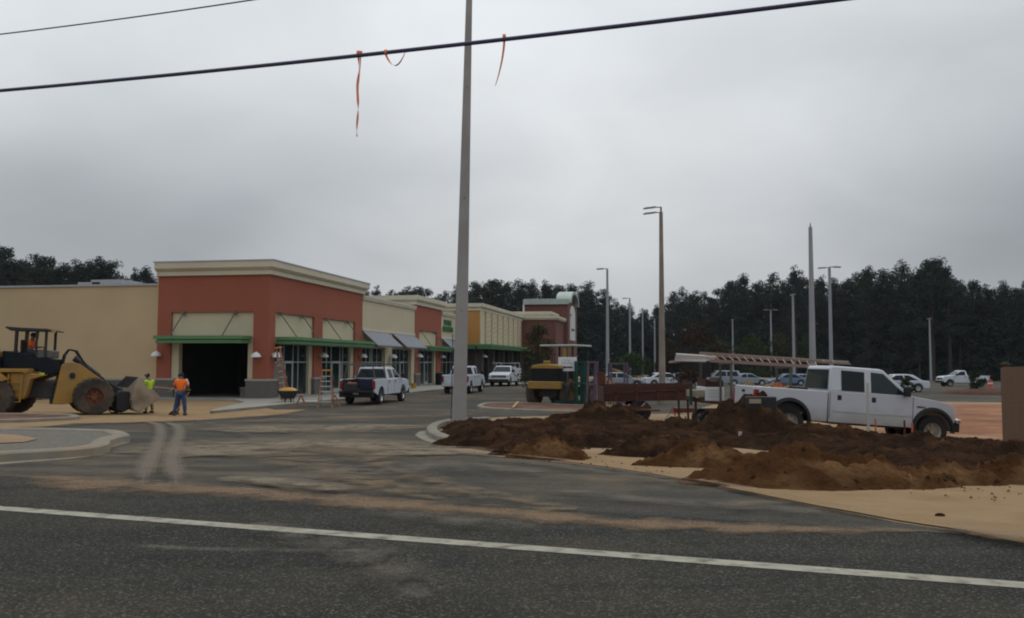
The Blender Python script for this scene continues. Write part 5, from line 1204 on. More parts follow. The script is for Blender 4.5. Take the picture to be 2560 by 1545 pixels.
p = rp2(1738, 1034); MB().bar((p[0]-.02, 0, 0), (p[0], 0, rp2(0, 994)[2]), .07).build('jack_leg', M['maroon'], RT2)
# the ladders and pipes lie on rack bars of the trailer, running forward over the pickup's bed
def beam3(o, nm, m, p, q, w_, h_=None): MB().bar(p, q, w_, h_).build(nm, M[m], o)
LD = thing('extension_ladder', 'long pinkish extension ladder laid over the pickup bed', 'ladder', (0, 0, 0))
A1, A2 = at(1752, 884, 28.4), at(2050, 904, 27.4); C1, C2 = at(1775, 902, 27.6), at(2055, 918, 26.7)
beam3(LD, 'rail', 'fibrepale', A1, A2, .08, .08); beam3(LD, 'rail', 'fibrepale', C1, C2, .08, .10)
for i in range(15): t_ = .03+i*.066; beam3(LD, 'rung', 'fibrepale', A1.lerp(A2, t_), C1.lerp(C2, t_), .025)
LD2 = thing('extension_ladder', 'second ladder, aluminium, stacked just above the pinkish one', 'ladder', (0, 0, 0))
A3, A4 = at(1748, 882, 28.9), at(2120, 905, 28.0); C3, C4 = at(1762, 889, 28.2), at(2125, 910, 27.3)
beam3(LD2, 'rail', 'cap', A3, A4, .06, .06); beam3(LD2, 'rail', 'fibrepale', C3, C4, .06, .06)
for i in range(14): t_ = .05+i*.065; beam3(LD2, 'rung', 'fibrepale', A3.lerp(A4, t_), C3.lerp(C4, t_), .03)
PB = thing('pipe_bundle', 'bundle of white plastic pipes jutting left from the ladder rack', 'pipes', (0, 0, 0))
for i, (a, b) in enumerate((((1692, 888), (1790, 894)), ((1691, 893), (1788, 898)), ((1690, 898), (1778, 902)), ((1689, 902), (1765, 904)))):
    P_, Q_ = at(*a, 28.2), at(*b, 28.0); MB().cyl(P_, Q_, .036, k=10).build('pipe', M['pvc'], PB, smooth=True)
    P_ = P_+Vector((0, .18, .03)); Q_ = Q_+Vector((0, .18, .03)); MB().cyl(P_, Q_, .036, k=10).build('pipe', M['pvc'], PB, smooth=True)
T = thing('pink_tube', 'short pinkish tube lying under the white pipes', 'pipe', (0, 0, 0)); MB().cyl(at(1672, 907, 28.3), at(1700, 904, 28.2), .045).build('tube', M['fibrepale'], T)
T = thing('ladder_trestle', 'steel trestle carrying the ladders beside the pickup', 'trestle', (0, 0, 0))
for px, y in ((1815, 28.0), (1960, 27.6)):
    tp = at(px, 905 if px < 1900 else 915, y); MB().bar((tp.x, tp.y-.7, tp.z-.05), (tp.x, tp.y+.9, tp.z-.05), .06).build('crossbar', M['bracket'], T)
    MB().bar((tp.x, tp.y+.8, tp.z-.08), (tp.x, tp.y+.8, -.6), .07).build('leg', M['bracket'], T); MB().bar((tp.x, tp.y-.6, tp.z-.08), (tp.x, tp.y-.6, -.6), .07).build('leg', M['bracket'], T)
# things in the pickup bed
def bedp(x, y, z): return HERO.matrix_basis @ Vector((x, y, z))
T = thing('lumber_heap', 'orange-brown lumber offcuts in the bed of the crew cab pickup', 'lumber', bedp(.35, 0, .82), 0, ry=rad(3.9)); random.seed(33)
for i in range(9): y = random.uniform(-.5, .5); x = random.uniform(0, .35); MB().bar((x, y, .05+i*.055), (x+random.uniform(.3, .7), y+random.uniform(-.2, .2), .22+i*.055), .12, .05).build('offcut', M['wood'], T)
T = thing('coiled_hose_reel', 'round hose reel standing in the pickup bed', 'reel', bedp(1.05, -.1, .82), 0, ry=rad(3.9)); MB().lathe([(.1, -.14), (.34, -.14), (.34, -.10), (.24, -.08), (.24, .08), (.34, .10), (.34, .14), (.1, .14)], 20, 'y', (0, 0, .36)).build('drum', M['bracket'], T, smooth=True)
T = thing('water_cooler', 'small yellow drinks cooler in the pickup bed', 'cooler', bedp(.80, -.45, .82), 0, ry=rad(3.9)); MB().cyl((0, 0, 0), (0, 0, .58), .13).build('barrel', M['laddercap'], T, smooth=True); MB().cyl((0, 0, .58), (0, 0, .66), .135).build('lid', M['redflag'], T)
T = thing('toolbox', 'black toolbox in the pickup bed near the cab', 'toolbox', bedp(1.38, -.5, .82), 0, ry=rad(3.9)); B(-.2, -.25, 0, .2, .25, .60).build('case', M['black'], T, bevel=.02); MB().bar((-.1, 0, .66), (.1, 0, .66), .03).build('handle', M['black'], T)
T = thing('step_stool', 'yellow folding step stool standing in the pickup bed by the tailgate', 'step stool', bedp(.22, .3, .82), 0, ry=rad(3.9))
for s in (-1, 1): MB().bar((-.14, s*.18, 0), (-.03, s*.15, .66), .03).build('leg', M['laddercap'], T); MB().bar((.14, s*.18, 0), (.03, s*.15, .66), .03).build('leg', M['laddercap'], T)
for z in (.28, .56): MB().bar((-.14+z*.12, -.16, z), (-.14+z*.12, .16, z), .06, .02).build('step', M['laddercap'], T)
# plain black box beside the pickup's rear, below the bed side
g = at(1915, 1000, 23.2); T = thing('dark_box', 'dark box half hidden by the tallest soil pile', 'dark_box', (g.x-.12, 23.55, zg(g.x, 23.5)-.1))
B(-.30, 0, .25, .50, .30, 1.30).build('housing', M['black'], T, bevel=.03); B(-.26, -.02, 1.12, .06, 0, 1.24).build('panel', M['bucket'], T); B(.1, -.02, .3, .16, .0, 1.0).build('strut', M['maroon'], T)

# ---- right-hand sign base
g = G(2504, 1116); SB = thing('sign_wall', 'tan block sign wall cut by the right edge', 'wall', (g.x, g.y, g.z), rad(-4))
hgt = CZ-g.z+(hor(2504)-917)*g.y/F; wd = 3.6
B(.02, .02, -.2, wd-.02, .15, hgt-.03).build('core', M['tanblock'], SB)
random.seed(4); nr = 9; bh = hgt/nr
for r_ in range(nr):
    off = .2 if r_ % 2 else 0; x = -off
    while x < wd:
        a, b = max(0, x), min(wd, x+.4)
        if b-a > .06:
            key = ('t', round(b-a, 2))
            if key not in BLK: o_ = MB().box(.002, -.02, .002, b-a-.002, .02, bh-.002).build('block', M['tanblock'], SB); BLK[key] = o_.data
            else: o_ = bpy.data.objects.new('block', BLK[key]); col.objects.link(o_); o_.parent = SB
            o_.location = (a, random.uniform(-.0015, .0015), r_*bh)
        x += .4
T = thing('yellow_bag', 'pale yellowish bundle showing above the left end of the tan sign wall', 'bundle', at(2511, 917, 24.5)); MB().ball((0, 0, .06), .14, 12, 7, (1, .8, .55)).build('sack', M['leafolive'], T, smooth=True)
# ---- stakes and pipes
def stake(label, px, py0, py1, r, m, lean=0, cat='stake', name='survey_stake'):
    g = G(px, py1); h = (py1-py0)/F*g.y; T = thing(name, label, cat, (g.x, g.y, g.z)); MB().bar((0, 0, -.2), (lean*h, 0, h), r, r).build('shaft', M[m], T); return T
t_ = stake('tall thin white pipe standing upright in front of the crew cab pickup', 2166, 957, 1107, .055, 'pvc', cat='pipe', name='marker_pipe')
stake('short white pipe stub poking out of the tallest dark pile', 1846, 1078, 1112, .07, 'pvc', .05, cat='pipe', name='marker_pipe')
stake('small orange-topped stake near the middle of the pickup', 2184, 1046, 1107, .03, 'redflag')
stake('orange stake just left of the front tyre of the pickup', 2275, 1056, 1112, .04, 'redflag')
stake('rust-brown rod beside the orange stake at the front tyre', 2256, 1050, 1112, .035, 'rust')
stake('thin dark stick in the soil left of the tall pile', 1712, 1040, 1078, .03, 'rackgreen')
stake('dark rod upright in front of the rear tyre', 1953, 1000, 1075, .04, 'bracket')
g = G(1650, 1063); T = thing('barrier_prop', 'leaning white and red painted prop beside the trailer tongue', 'prop', (g.x, g.y, g.z))
hh = 48/F*g.y; MB().bar((0, 0, 0), (.32, 0, hh*.62), .07).build('lower_half', M['pvc'], T); MB().bar((.32, 0, hh*.62), (.46, 0, hh), .07).build('upper_half', M['fibrepale'], T); MB().bar((.40, 0, hh*.85), (.55, 0, hh*.5), .05).build('brace', M['redflag'], T)
# litter-sized stones on the kerb nose

# ================================================================== LADDERS, BARROW, SAWHORSES near the corner shop
def stepladder(label, loc, rz, h, spread, w0=.62, w1=.38, n=7, group='step ladders by the corner shop', closed=False):
    T = thing('step_ladder', label, 'ladder', loc, rz, group)
    for s in (-1, 1):
        MB().bar((s*w0/2, 0, 0), (s*w1/2, spread*.45, h), .04, .08).build('rail', M['fibre'], T); MB().bar((s*w0/2*.95, spread, 0), (s*w1/2, spread*.5+.02, h), .035, .05).build('rear_rail', M['fibre'], T)
        B(s*w0/2-.05, -.05, 0, s*w0/2+.05, .09, .07).build('foot', M['laddercap'], T)
    for i in range(1, n):
        t_ = i/n; hw = (w0+(w1-w0)*t_)/2; y = spread*.45*t_; B(-hw, y-.05, h*t_-.02, hw, y+.06, h*t_+.02).build('step', M['alu'], T)
        if not closed: hw *= .95; MB().bar((-hw, spread*(1-.5*t_), h*t_), (hw, spread*(1-.5*t_), h*t_), .03).build('brace', M['alu'], T)
    B(-w1/2-.04, spread*.45-.12, h, w1/2+.04, spread*.45+.16, h+.07).build('top_cap', M['laddercap'], T, bevel=.01)
    return T
def zz(px, py, Y): p = at(px, py, Y); return p
LYb = 44.0
g = G(818, 1018); stepladder('open orange step ladder with yellow top standing in front of the white pickup', (g.x-.05, g.y, g.z+.01), rad(6), (1016-927)/F*g.y, 1.25, .72, .42, 7)
g2 = Vector(((714-1280)/F*48.6, 48.6, -.68)); T = stepladder('taller orange step ladder leaning against the corner pier', (g2.x, g2.y, -.68), rad(-55), 2.95, .22, .50, .26, 9, closed=True); T.rotation_euler = (.06, rad(-9), rad(-30))
g = G(728, 1009); T = thing('wheelbarrow', 'black wheelbarrow with a yellow tub on top at the kerb', 'wheelbarrow', (g.x, g.y-.4, g.z+.0), rad(15))
tub = MB(); 
for z, a, b in ((.30, .32, .26), (.72, .56, .40)): tub.v += [(-a, -b, z), (a, -b, z), (a, b, z), (-a, b, z)]
tub.f = [(3, 2, 1, 0), (0, 1, 5, 4), (1, 2, 6, 5), (2, 3, 7, 6), (3, 0, 4, 7)]; tub.build('tray', M['darksteel'], T)
MB().lathe([(.001, .90), (.2, .89), (.40, .83), (.50, .73), (.48, .71)], 16, 'z').build('tub', M['laddercap'], T, smooth=True)
wheel(T, .0, -.42, .20, .09, -1, 'alu', 'rubber', name='wheel')
for s in (-1, 1): MB().bar((s*.3, .6, .55), (s*.16, -.4, .22), .04).build('handle', M['wood'], T); MB().bar((s*.28, .3, .45), (s*.30, .34, 0), .035).build('leg', M['darksteel'], T)
for i, (px, lab) in enumerate(((757, 'left orange sawhorse under the white board'), (842, 'right orange sawhorse behind the step ladder'))):
    g = G(px, 1018); T = thing('sawhorse', lab, 'sawhorse', (g.x, g.y+.3, g.z+.004), rad(10), 'pair of sawhorses')
    MB().bar((-.1, -.3, .60), (-.1, .3, .60), .09, .07).build('top_rail', M['laddercap'], T)
    for a in (-1, 1):
        for b in (-1, 1): MB().bar((-.1, b*.25, .6), (-.1+a*.27, b*.3, 0), .045).build('leg', M['fibre'], T)
ga, gb = at(752, 1003, 44.2), at(800, 1003.5, 44.4); T = thing('board', 'white board laid on the two sawhorses', 'board', (0, 0, 0)); MB().bar(ga, gb, .30, .07).build('plank', M['lampwhite'], T)
g = Vector(((1045-1280)/F*72, 72, -.68)); T = thing('yellow_bucket', 'small yellow bucket beside the pier base of the awning shop', 'bucket', (g.x-.2, g.y-1.0, -.68)); MB().lathe([(.001, 0), (.17, 0), (.22, .42), (.20, .42), (.16, .03)], 14, 'z').build('pail', M['laddercap'], T, smooth=True)
T = thing('rubbish_bin', 'dark bin on the pavement by the middle terracotta shop', 'bin', tuple(bl(31.2, -1.6, FL))); MB().lathe([(.001, 0), (.35, 0), (.42, 1.0), (.38, 1.12), (.001, 1.2)], 14, 'z').build('barrel', M['bluesteel'], T, smooth=True)
T = thing('crate', 'low grey crate at the right jamb of the dark open shop front', 'crate', tuple(bl(.9, 1.75, FL)), BROT); B(-.3, -.3, 0, .3, .35, .55).build('box', M['block'], T, bevel=.02); B(-.33, -.33, .55, .33, .38, .6).build('lid', M['frost'], T)

# ================================================================== PEOPLE
def skin_mesh(name, nodes, edges, root, m, parent, sub=2):
    names = list(nodes); me = bpy.data.meshes.new(name+'_tmp'); me.from_pydata([nodes[k][0] for k in names], [(names.index(a), names.index(b)) for a, b in edges], [])
    o = bpy.data.objects.new(name+'_tmp', me); col.objects.link(o); sk = o.modifiers.new('s', 'SKIN'); sk.use_smooth_shade = True
    for i, k in enumerate(names):
        r = nodes[k][1]; r = r if isinstance(r, tuple) else (r, r); me.skin_vertices[0].data[i].radius = r
        me.skin_vertices[0].data[i].use_root = (k == root)
    sb = o.modifiers.new('u', 'SUBSURF'); sb.levels = sub; sb.render_levels = sub
    dg = bpy.context.evaluated_depsgraph_get(); ev = o.evaluated_get(dg); m2 = bpy.data.meshes.new_from_object(ev); m2.name = name
    bpy.data.objects.remove(o); bpy.data.meshes.remove(me); m2.materials.clear(); m2.materials.append(m)
    m2.polygons.foreach_set('use_smooth', [True]*len(m2.polygons)); m2.polygons.foreach_set('material_index', [0]*len(m2.polygons))
    q = bpy.data.objects.new(name, m2); col.objects.link(q); q.parent = parent; return q
def person(label, loc, rz, J, shirt='orange', pants='denim', hat=None, short=True, hi=None):
    """J: joint positions, facing +y; z up; standing height about 1.78"""
    T = thing('person', label, 'person', loc, rz)
    V = {k: Vector(v) for k, v in J.items()}
    n = {'pel': (V['pel'], (.13, .10)), 'bel': (V['pel'].lerp(V['che'], .45), (.135, .105)), 'che': (V['che'], (.15, .11)), 'nek': (V['nek'], .055), 'hea': (V['hea'], .075), 'top': (V['hea']+(V['hea']-V['nek']).normalized()*.13, .07)}
    e = [('pel', 'bel'), ('bel', 'che'), ('che', 'nek'), ('nek', 'hea'), ('hea', 'top')]
    fwd = Vector((0, 1, 0)); n['nos'] = (V['hea']+fwd*.105+Vector((0, 0, -.0)), .014); e.append(('hea', 'nos'))
    for s in 'LR':
        sg = 1 if s == 'R' else -1
        n['sh'+s] = (V['sh'+s], .062); n['el'+s] = (V['el'+s], .044); n['wr'+s] = (V['wr'+s], .030)
        hd = (V['wr'+s]-V['el'+s]).normalized(); pm = V['wr'+s]+hd*.07; n['pa'+s] = (pm, (.038, .02)); e += [('che', 'sh'+s), ('sh'+s, 'el'+s), ('el'+s, 'wr'+s), ('wr'+s, 'pa'+s)]
        side = hd.cross(Vector((0, 0, 1))); side = side.normalized() if side.length > .1 else Vector((0, 1, 0))
        for i in range(4):
            a = pm+side*(i-1.5)*.022+hd*.05; b = a+hd*(.035+(.01 if i in (1, 2) else 0))+Vector((0, 0, -.012)); n['f%d%s' % (i, s)] = (a, .010); n['g%d%s' % (i, s)] = (b, .008); e += [('pa'+s, 'f%d%s' % (i, s)), ('f%d%s' % (i, s), 'g%d%s' % (i, s))]
        n['th'+s] = (V['wr'+s]+hd*.05-side*.05, .010); e.append(('wr'+s, 'th'+s))
        n['hi'+s] = (V['hi'+s], .085); n['kn'+s] = (V['kn'+s], .058); n['an'+s] = (V['an'+s], .042); n['to'+s] = (V['an'+s]+Vector((0, .17, -.045)), .035)
        e += [('pel', 'hi'+s), ('hi'+s, 'kn'+s), ('kn'+s, 'an'+s), ('an'+s, 'to'+s)]
    skin_mesh('body', n, e, 'pel', M['skin'], T, 1)
    def sc_(k, f, f2=None): r = n[k][1]; return (n[k][0], (r[0]*f, r[1]*f) if isinstance(r, tuple) else (r*f, r*f))
    q = {'pel': sc_('pel', 1.12), 'bel': sc_('bel', 1.15), 'che': sc_('che', 1.16), 'nek': (V['nek'].lerp(V['che'], .25), .07)}; ee = [('pel', 'bel'), ('bel', 'che'), ('che', 'nek')]
    for s in 'LR': q['sh'+s] = (V['sh'+s], .085); q['el'+s] = (V['sh'+s].lerp(V['el'+s], .8 if short else 1), .066); ee += [('che', 'sh'+s), ('sh'+s, 'el'+s)]
    skin_mesh('shirt', q, ee, 'pel', M[shirt], T, 1)
    q = {'pel': (V['pel']+Vector((0, 0, -.02)), (.145, .115))}; ee = []
    for s in 'LR': q['hi'+s] = (V['hi'+s], .105); q['kn'+s] = (V['kn'+s], .082); q['an'+s] = (V['an'+s]+Vector((0, 0, .03)), .068); ee += [('pel', 'hi'+s), ('hi'+s, 'kn'+s), ('kn'+s, 'an'+s)]
    skin_mesh('trousers', q, ee, 'pel', M[pants], T, 1)
    for s in 'LR': a = V['an'+s]; MB().box(a.x-.05, a.y-.08, a.z-.09, a.x+.05, a.y+.19, a.z-.02).build('boot', M['boot'], T, bevel=.025)
    h = V['hea']; up = (V['hea']-V['nek']).normalized(); c = h+up*.075
    MB().ball(c-fwd*.02+up*.015, .105, 12, 8, (.92, 1.0, .95)).build('hair', M['hair'], T, smooth=True)
    for sg in (-1, 1): MB().ball(h+fwd*.092+Vector((sg*.033, 0, .035)), .011, 6, 4).build('eye', M['black'], T); MB().ball(h+Vector((sg*.082, 0, .01)), .024, 6, 4, (.5, 1, 1.3)).build('ear', M['skin'], T)
    MB().box(h.x-.025, h.y+.085, h.z-.045, h.x+.025, h.y+.096, h.z-.036).build('mouth', M['maroon'], T)
    if hat:
        MB().ball(c+up*.03, .118, 14, 8, (.95, 1.05, .75)).build('cap', M[hat], T, smooth=True); MB().lathe([(.001, .02), (.12, .0), (.15, -.01)], 14, 'z', tuple(c+fwd*.05)).build('cap_brim', M[hat], T)
    return T
STAND = dict(pel=(0, 0, .95), che=(0, .02, 1.30), nek=(0, .03, 1.49), hea=(0, .05, 1.61), shL=(-.19, .02, 1.42), shR=(.19, .02, 1.42), elL=(-.27, -.02, 1.14), elR=(.27, -.02, 1.14), wrL=(-.26, .10, .92), wrR=(.26, .12, .92),
             hiL=(-.09, 0, .90), hiR=(.09, 0, .90), knL=(-.13, .02, .50), knR=(.13, .02, .50), anL=(-.16, -.02, .09), anR=(.16, -.02, .09))
def pose(**k): d = dict(STAND); d.update(k); return d
g = G(455, 1039); person('worker in an orange shirt and blue jeans seen from behind, holding a tool', (g.x, g.y, g.z+.012), rad(5), pose(hea=(.0, .10, 1.59), elL=(-.28, .04, 1.17), elR=(.29, .04, 1.17), wrL=(-.14, .24, 1.08), wrR=(.16, .24, 1.06), anL=(-.22, -.05, .09), anR=(.20, .0, .09), knL=(-.17, .04, .5), knR=(.16, .02, .5)), 'orange', 'denim', None)
person('worker in a white shirt almost hidden behind the orange-shirted one', (g.x*(1+.95/g.y)+.07, g.y+.95, g.z+.012), rad(180), pose(wrR=(.34, .30, 1.0), wrL=(-.2, .32, 1.0), hea=(0, .12, 1.58)), 'wshirt', 'denim', 'signk')
MB().bar((g.x-1.35, g.y+.55, .22+g.z+.95), (g.x+.25, g.y+.45, g.z+1.05), .035).build('rake_handle', M['wood'], None); tag(bpy.data.objects['rake_handle'], 'long wooden tool handle held out to the left by the orange-shirted worker', 'tool handle')
T = thing('shovel', 'shovel standing in the sand behind the legs of the orange-shirted worker', 'shovel', (g.x-.1, g.y+.7, g.z)); MB().bar((-.35, 0, .1), (.2, 0, .95), .035).build('handle', M['wood'], T); MB().prism([(-.60, .0), (-.45, .0), (-.30, .14), (-.38, .22), (-.58, .08)], -.1, .1).build('blade', M['darksteel'], T)
g = G(371, 1034); person('worker in a lime shirt, khaki trousers and cap behind the loader bucket', (g.x, g.y+.3, g.z+.012), rad(60), pose(hea=(0, .14, 1.56), che=(0, .06, 1.28), nek=(0, .09, 1.46), elL=(-.24, .14, 1.12), elR=(.24, .14, 1.12), wrL=(-.10, .34, 1.05), wrR=(.12, .34, 1.05)), 'lime', 'khaki', 'bracket')
x, z = lx(228, 815)
person('loader driver in an orange shirt sitting under the canopy', (LX+(MR @ Vector((x, 0, 0))).x, LY+(MR @ Vector((x, 0, 0))).y, LZ+z-.93+.02), rad(-81), pose(pel=(0, 0, .95), che=(0, .02, 1.27), nek=(0, .04, 1.45), hea=(0, .07, 1.56), hiL=(-.1, .04, .92), hiR=(.1, .04, .92), knL=(-.14, .45, .98), knR=(.14, .45, .98), anL=(-.14, .55, .60), anR=(.14, .55, .60), elL=(-.25, .10, 1.12), elR=(.25, .10, 1.12), wrL=(-.18, .36, 1.15), wrR=(.18, .36, 1.15)), 'orange', 'denim', 'signk')

# ================================================================== POLES AND LAMPS
def pole(T, h, r0, r1, m, k=4, lean=(0, 0), z0=-.4):
    mb = MB(); n = 6
    for i in range(n+1):
        t_ = i/n; r = r0+(r1-r0)*t_
        for j in range(k):
            a = 2*PI*(j+.5)/k; rr = r/math.cos(PI/k); mb.v.append((lean[0]*t_*h+rr*math.cos(a), lean[1]*t_*h+rr*math.sin(a), z0+(h-z0)*t_))
    for i in range(n):
        for j in range(k): mb.f.append((i*k+j, i*k+(j+1) % k, (i+1)*k+(j+1) % k, (i+1)*k+j))
    mb.f.append(tuple(n*k+j for j in range(k)))
    return mb.build('pole', M[m], T)
g = G(1149, 1063); T = thing('concrete_pole', 'big square concrete pole rising out of the picture at the kerb nose', 'pole', (g.x, g.y, g.z), rad(4))
pole(T, 16.5, .255, .10, 'poleconc', 4, lean=(.017, 0))
MB().bar((-.27, -.02, .1), (-.235, -.02, 3.2), .03).build('ground_wire', M['cable'], T)
for z in (4.0, 8.0, 12.0): MB().cyl((-.0+.017*z, -.24, z), (.017*z, -.20, z), .02).build('bolt', M['bracket'], T)
x = (2031-1280)/F*56; T = thing('concrete_pole', 'tall bare concrete pole with a spike on top above the pickup cab', 'pole', (x, 56, zg(x, 56)), rad(3)); h = CZ-zg(x, 56)+(hor(2031)-566)/F*56
pole(T, h, .215, .11, 'polegrey', 8); MB().cyl((0, 0, h), (0, 0, h+.28), .05, .02).build('spike', M['bracket'], T)
def lamp(label, px, ytop, Y, heads, r0=.17, r1=.09, m='polegrey', armlen=1.1, rz=0, dbl=False):
    x = (px-1280)/F*Y; z0 = zg(x, Y); h = CZ-z0+(hor(px)-ytop)/F*Y
    T = thing('lamp_post', label, 'lamp post', (x, Y, z0), rz, 'parking lot lamp posts'); pole(T, h, r0, r1, m, 8)
    MB().cyl((0, 0, 0), (0, 0, .35), r0*1.6).build('base', M['concrete'], T)
    for (dx, dy, dz, ln) in heads:
        d = Vector((dx, dy, 0)).normalized(); a = Vector((0, 0, h+.02-dz)); b = a+d*.35
        MB().bar(a, b, .06).build('arm', M['bracket'], T); c = b+d*ln+Vector((0, 0, -.03)); MB().bar(b, c, .38, .10).build('lamp_head', M['polegrey'], T)
    if dbl: MB().cyl((0, 0, h), (0, 0, h+.30), .05).build('bracket', M['bracket'], T)
    return T
T = lamp('tallest lamp post with two stacked heads pointing left, stained shaft', 1655, 528, 48, [], .19, .095, 'polestain', dbl=True)
h = CZ-zg(8.4, 48)+(hor(1655)-528)/F*48
for dz, sl in ((.28, -.08), (-.02, -.05)): MB().bar((0, 0, h+dz), (-.5, 0, h+dz+sl*.3), .05).build('arm', M['bracket'], T); MB().bar((-.35, -.1, h+dz-.02), (-.98, -.25, h+dz-.12), .34, .07).build('lamp_head', M['polegrey'], T)
lamp('grey lamp post with one head pointing left, right of the arched tower', 1519, 672, 78.6, [(-1, .1, 0, .62)])
lamp('third, smaller lamp post from the tower with a head pointing left', 1575, 746, 112, [(-1, .1, 0, .62)], .16)
lamp('headless-looking thin lamp post between the left lamp posts', 1607, 772, 135, [(.1, 1, 0, .6)], .16)
lamp('far lamp post with a short left head beside the stained post', 1637, 797, 160, [(-1, .1, 0, .8)], .16, .1)
lamp('far thin lamp post behind the ladders with an end-on head', 1832, 800, 165, [(.15, 1, 0, .7), (-.15, -1, 0, .7)], .17, .11)
lamp('far lamp post with a wide T-shaped double head', 1928, 775, 134, [(-1, 0, 0, .7), (1, 0, 0, .7)], .17, .1)
lamp('lamp post with an end-on double head left of the bare concrete pole', 1984, 737, 104, [(.15, 1, 0, .6), (-.15, -1, 0, .6)], .17, .12)
lamp('near T-headed lamp post just right of the bare concrete pole', 2077, 668, 77, [(-1, .1, .05, .62), (1, -.1, -.02, .62)], .17, .11)
lamp('lamp post standing alone far back before the dark wood', 2325, 797, 158, [(.2, 1, 0, .7), (-.2, -1, 0, .7)], .2, .12)

# overhead cables and ribbons
def cable_pts(x0, y0, x1, y1, Y0, sag, n=60, ext=(-.8, 1.5)):
    k0 = (x0-1280)/F; A = Vector((k0*Y0, Y0, CZ+(hor(x0)-y0)/F*Y0)); u = Vector((RU.x, RU.y, 0))
    k1 = (x1-1280)/F; s = (k1*A.y-A.x)/(u.x-k1*u.y); Bp = A+u*s; Bp.z = CZ+(hor(x1)-y1)/F*Bp.y
    out = []
    for i in range(n+1):
        t_ = ext[0]+(ext[1]-ext[0])*i/n; p = A.lerp(Bp, t_); p = Vector((A.x+(Bp.x-A.x)*t_, A.y+(Bp.y-A.y)*t_, A.z+(Bp.z-A.z)*t_-4*sag*t_*(1-t_))); out.append(p)
    return A, Bp, out
A, Bp, pts = cable_pts(0, 214, 1943, 0, 13.0, .045)
T = thing('overhead_cable', 'thick black overhead cable crossing the whole sky', 'cable', (0, 0, 0)); MB().tube(pts, .026, 10).build('strand', M['cable'], T, smooth=True)
def on_cable(px):
    best = min(range(len(pts)-1), key=lambda i: abs((pts[i].x/pts[i].y)-(px-1280)/F)); a, b = pts[best], pts[min(best+1, len(pts)-1)]
    k = (px-1280)/F; t_ = (k*a.y-a.x)/((b.x-a.x)-k*(b.y-a.y)); return a+(b-a)*t_
A2, B2, p2 = cable_pts(0, 66, 480, 0, 13.6, .01, ext=(-1.5, 7))
T = thing('overhead_cable', 'thinner overhead wire in the upper left corner of the sky', 'cable', (0, 0, 0)); MB().tube(p2, .011, 8).build('strand', M['cable'], T, smooth=True)
def rib(label, path, twist, w_=.034):
    """path: offsets in metres from the cable point; a flat ribbon that twists"""
    T = thing('marker_ribbon', label, 'ribbon', (0, 0, 0), group='orange ribbons tied to the thick cable'); mb = MB()
    for i, (p, a) in enumerate(zip(path, twist)):
        d = Vector((math.cos(a), math.sin(a), 0))*w_/2; mb.v += [tuple(Vector(p)-d), tuple(Vector(p)+d)]
        if i: n = 2*i; mb.f.append((n-2, n-1, n+1, n))
    mb.build('tape', M['ribbon'], T, fix=False)
    a = Vector(path[0]); MB().cyl(a+Vector((-.02, 0, .03)), a+Vector((.02, 0, .035)), .034, k=10).build('knot', M['ribbon'], T); return T
c = on_cable(886); s = c.y/F
rib('longest orange ribbon, hanging straight down from the cable', [c+Vector(((math.sin(i*.5)*.006), 0, -i*210/24*s)) for i in range(25)], [.2+1.25*math.sin(i*.42)+i*.07 for i in range(25)])
rib('second strand doubling the top of the longest orange ribbon', [c+Vector((.03-i*.003, .01, -i*9*s)) for i in range(9)], [.9]*9, .02)
c1, c2 = on_cable(956), on_cable(1007)
rib('orange ribbon looped in a U under the cable', [c1.lerp(c2, i/16)+Vector((0, 0, -36*s*(1-(abs(i/16-.48)/.52)**2.0))) for i in range(17)], [.5+.07*i for i in range(17)])
c = on_cable(1258); s = c.y/F
rib('orange ribbon blown slightly left, right of the big concrete pole', [c+Vector((-(i/14)**1.7*22*s, 0, -i/14*120*s)) for i in range(15)], [.3+.08*i for i in range(15)], .03)

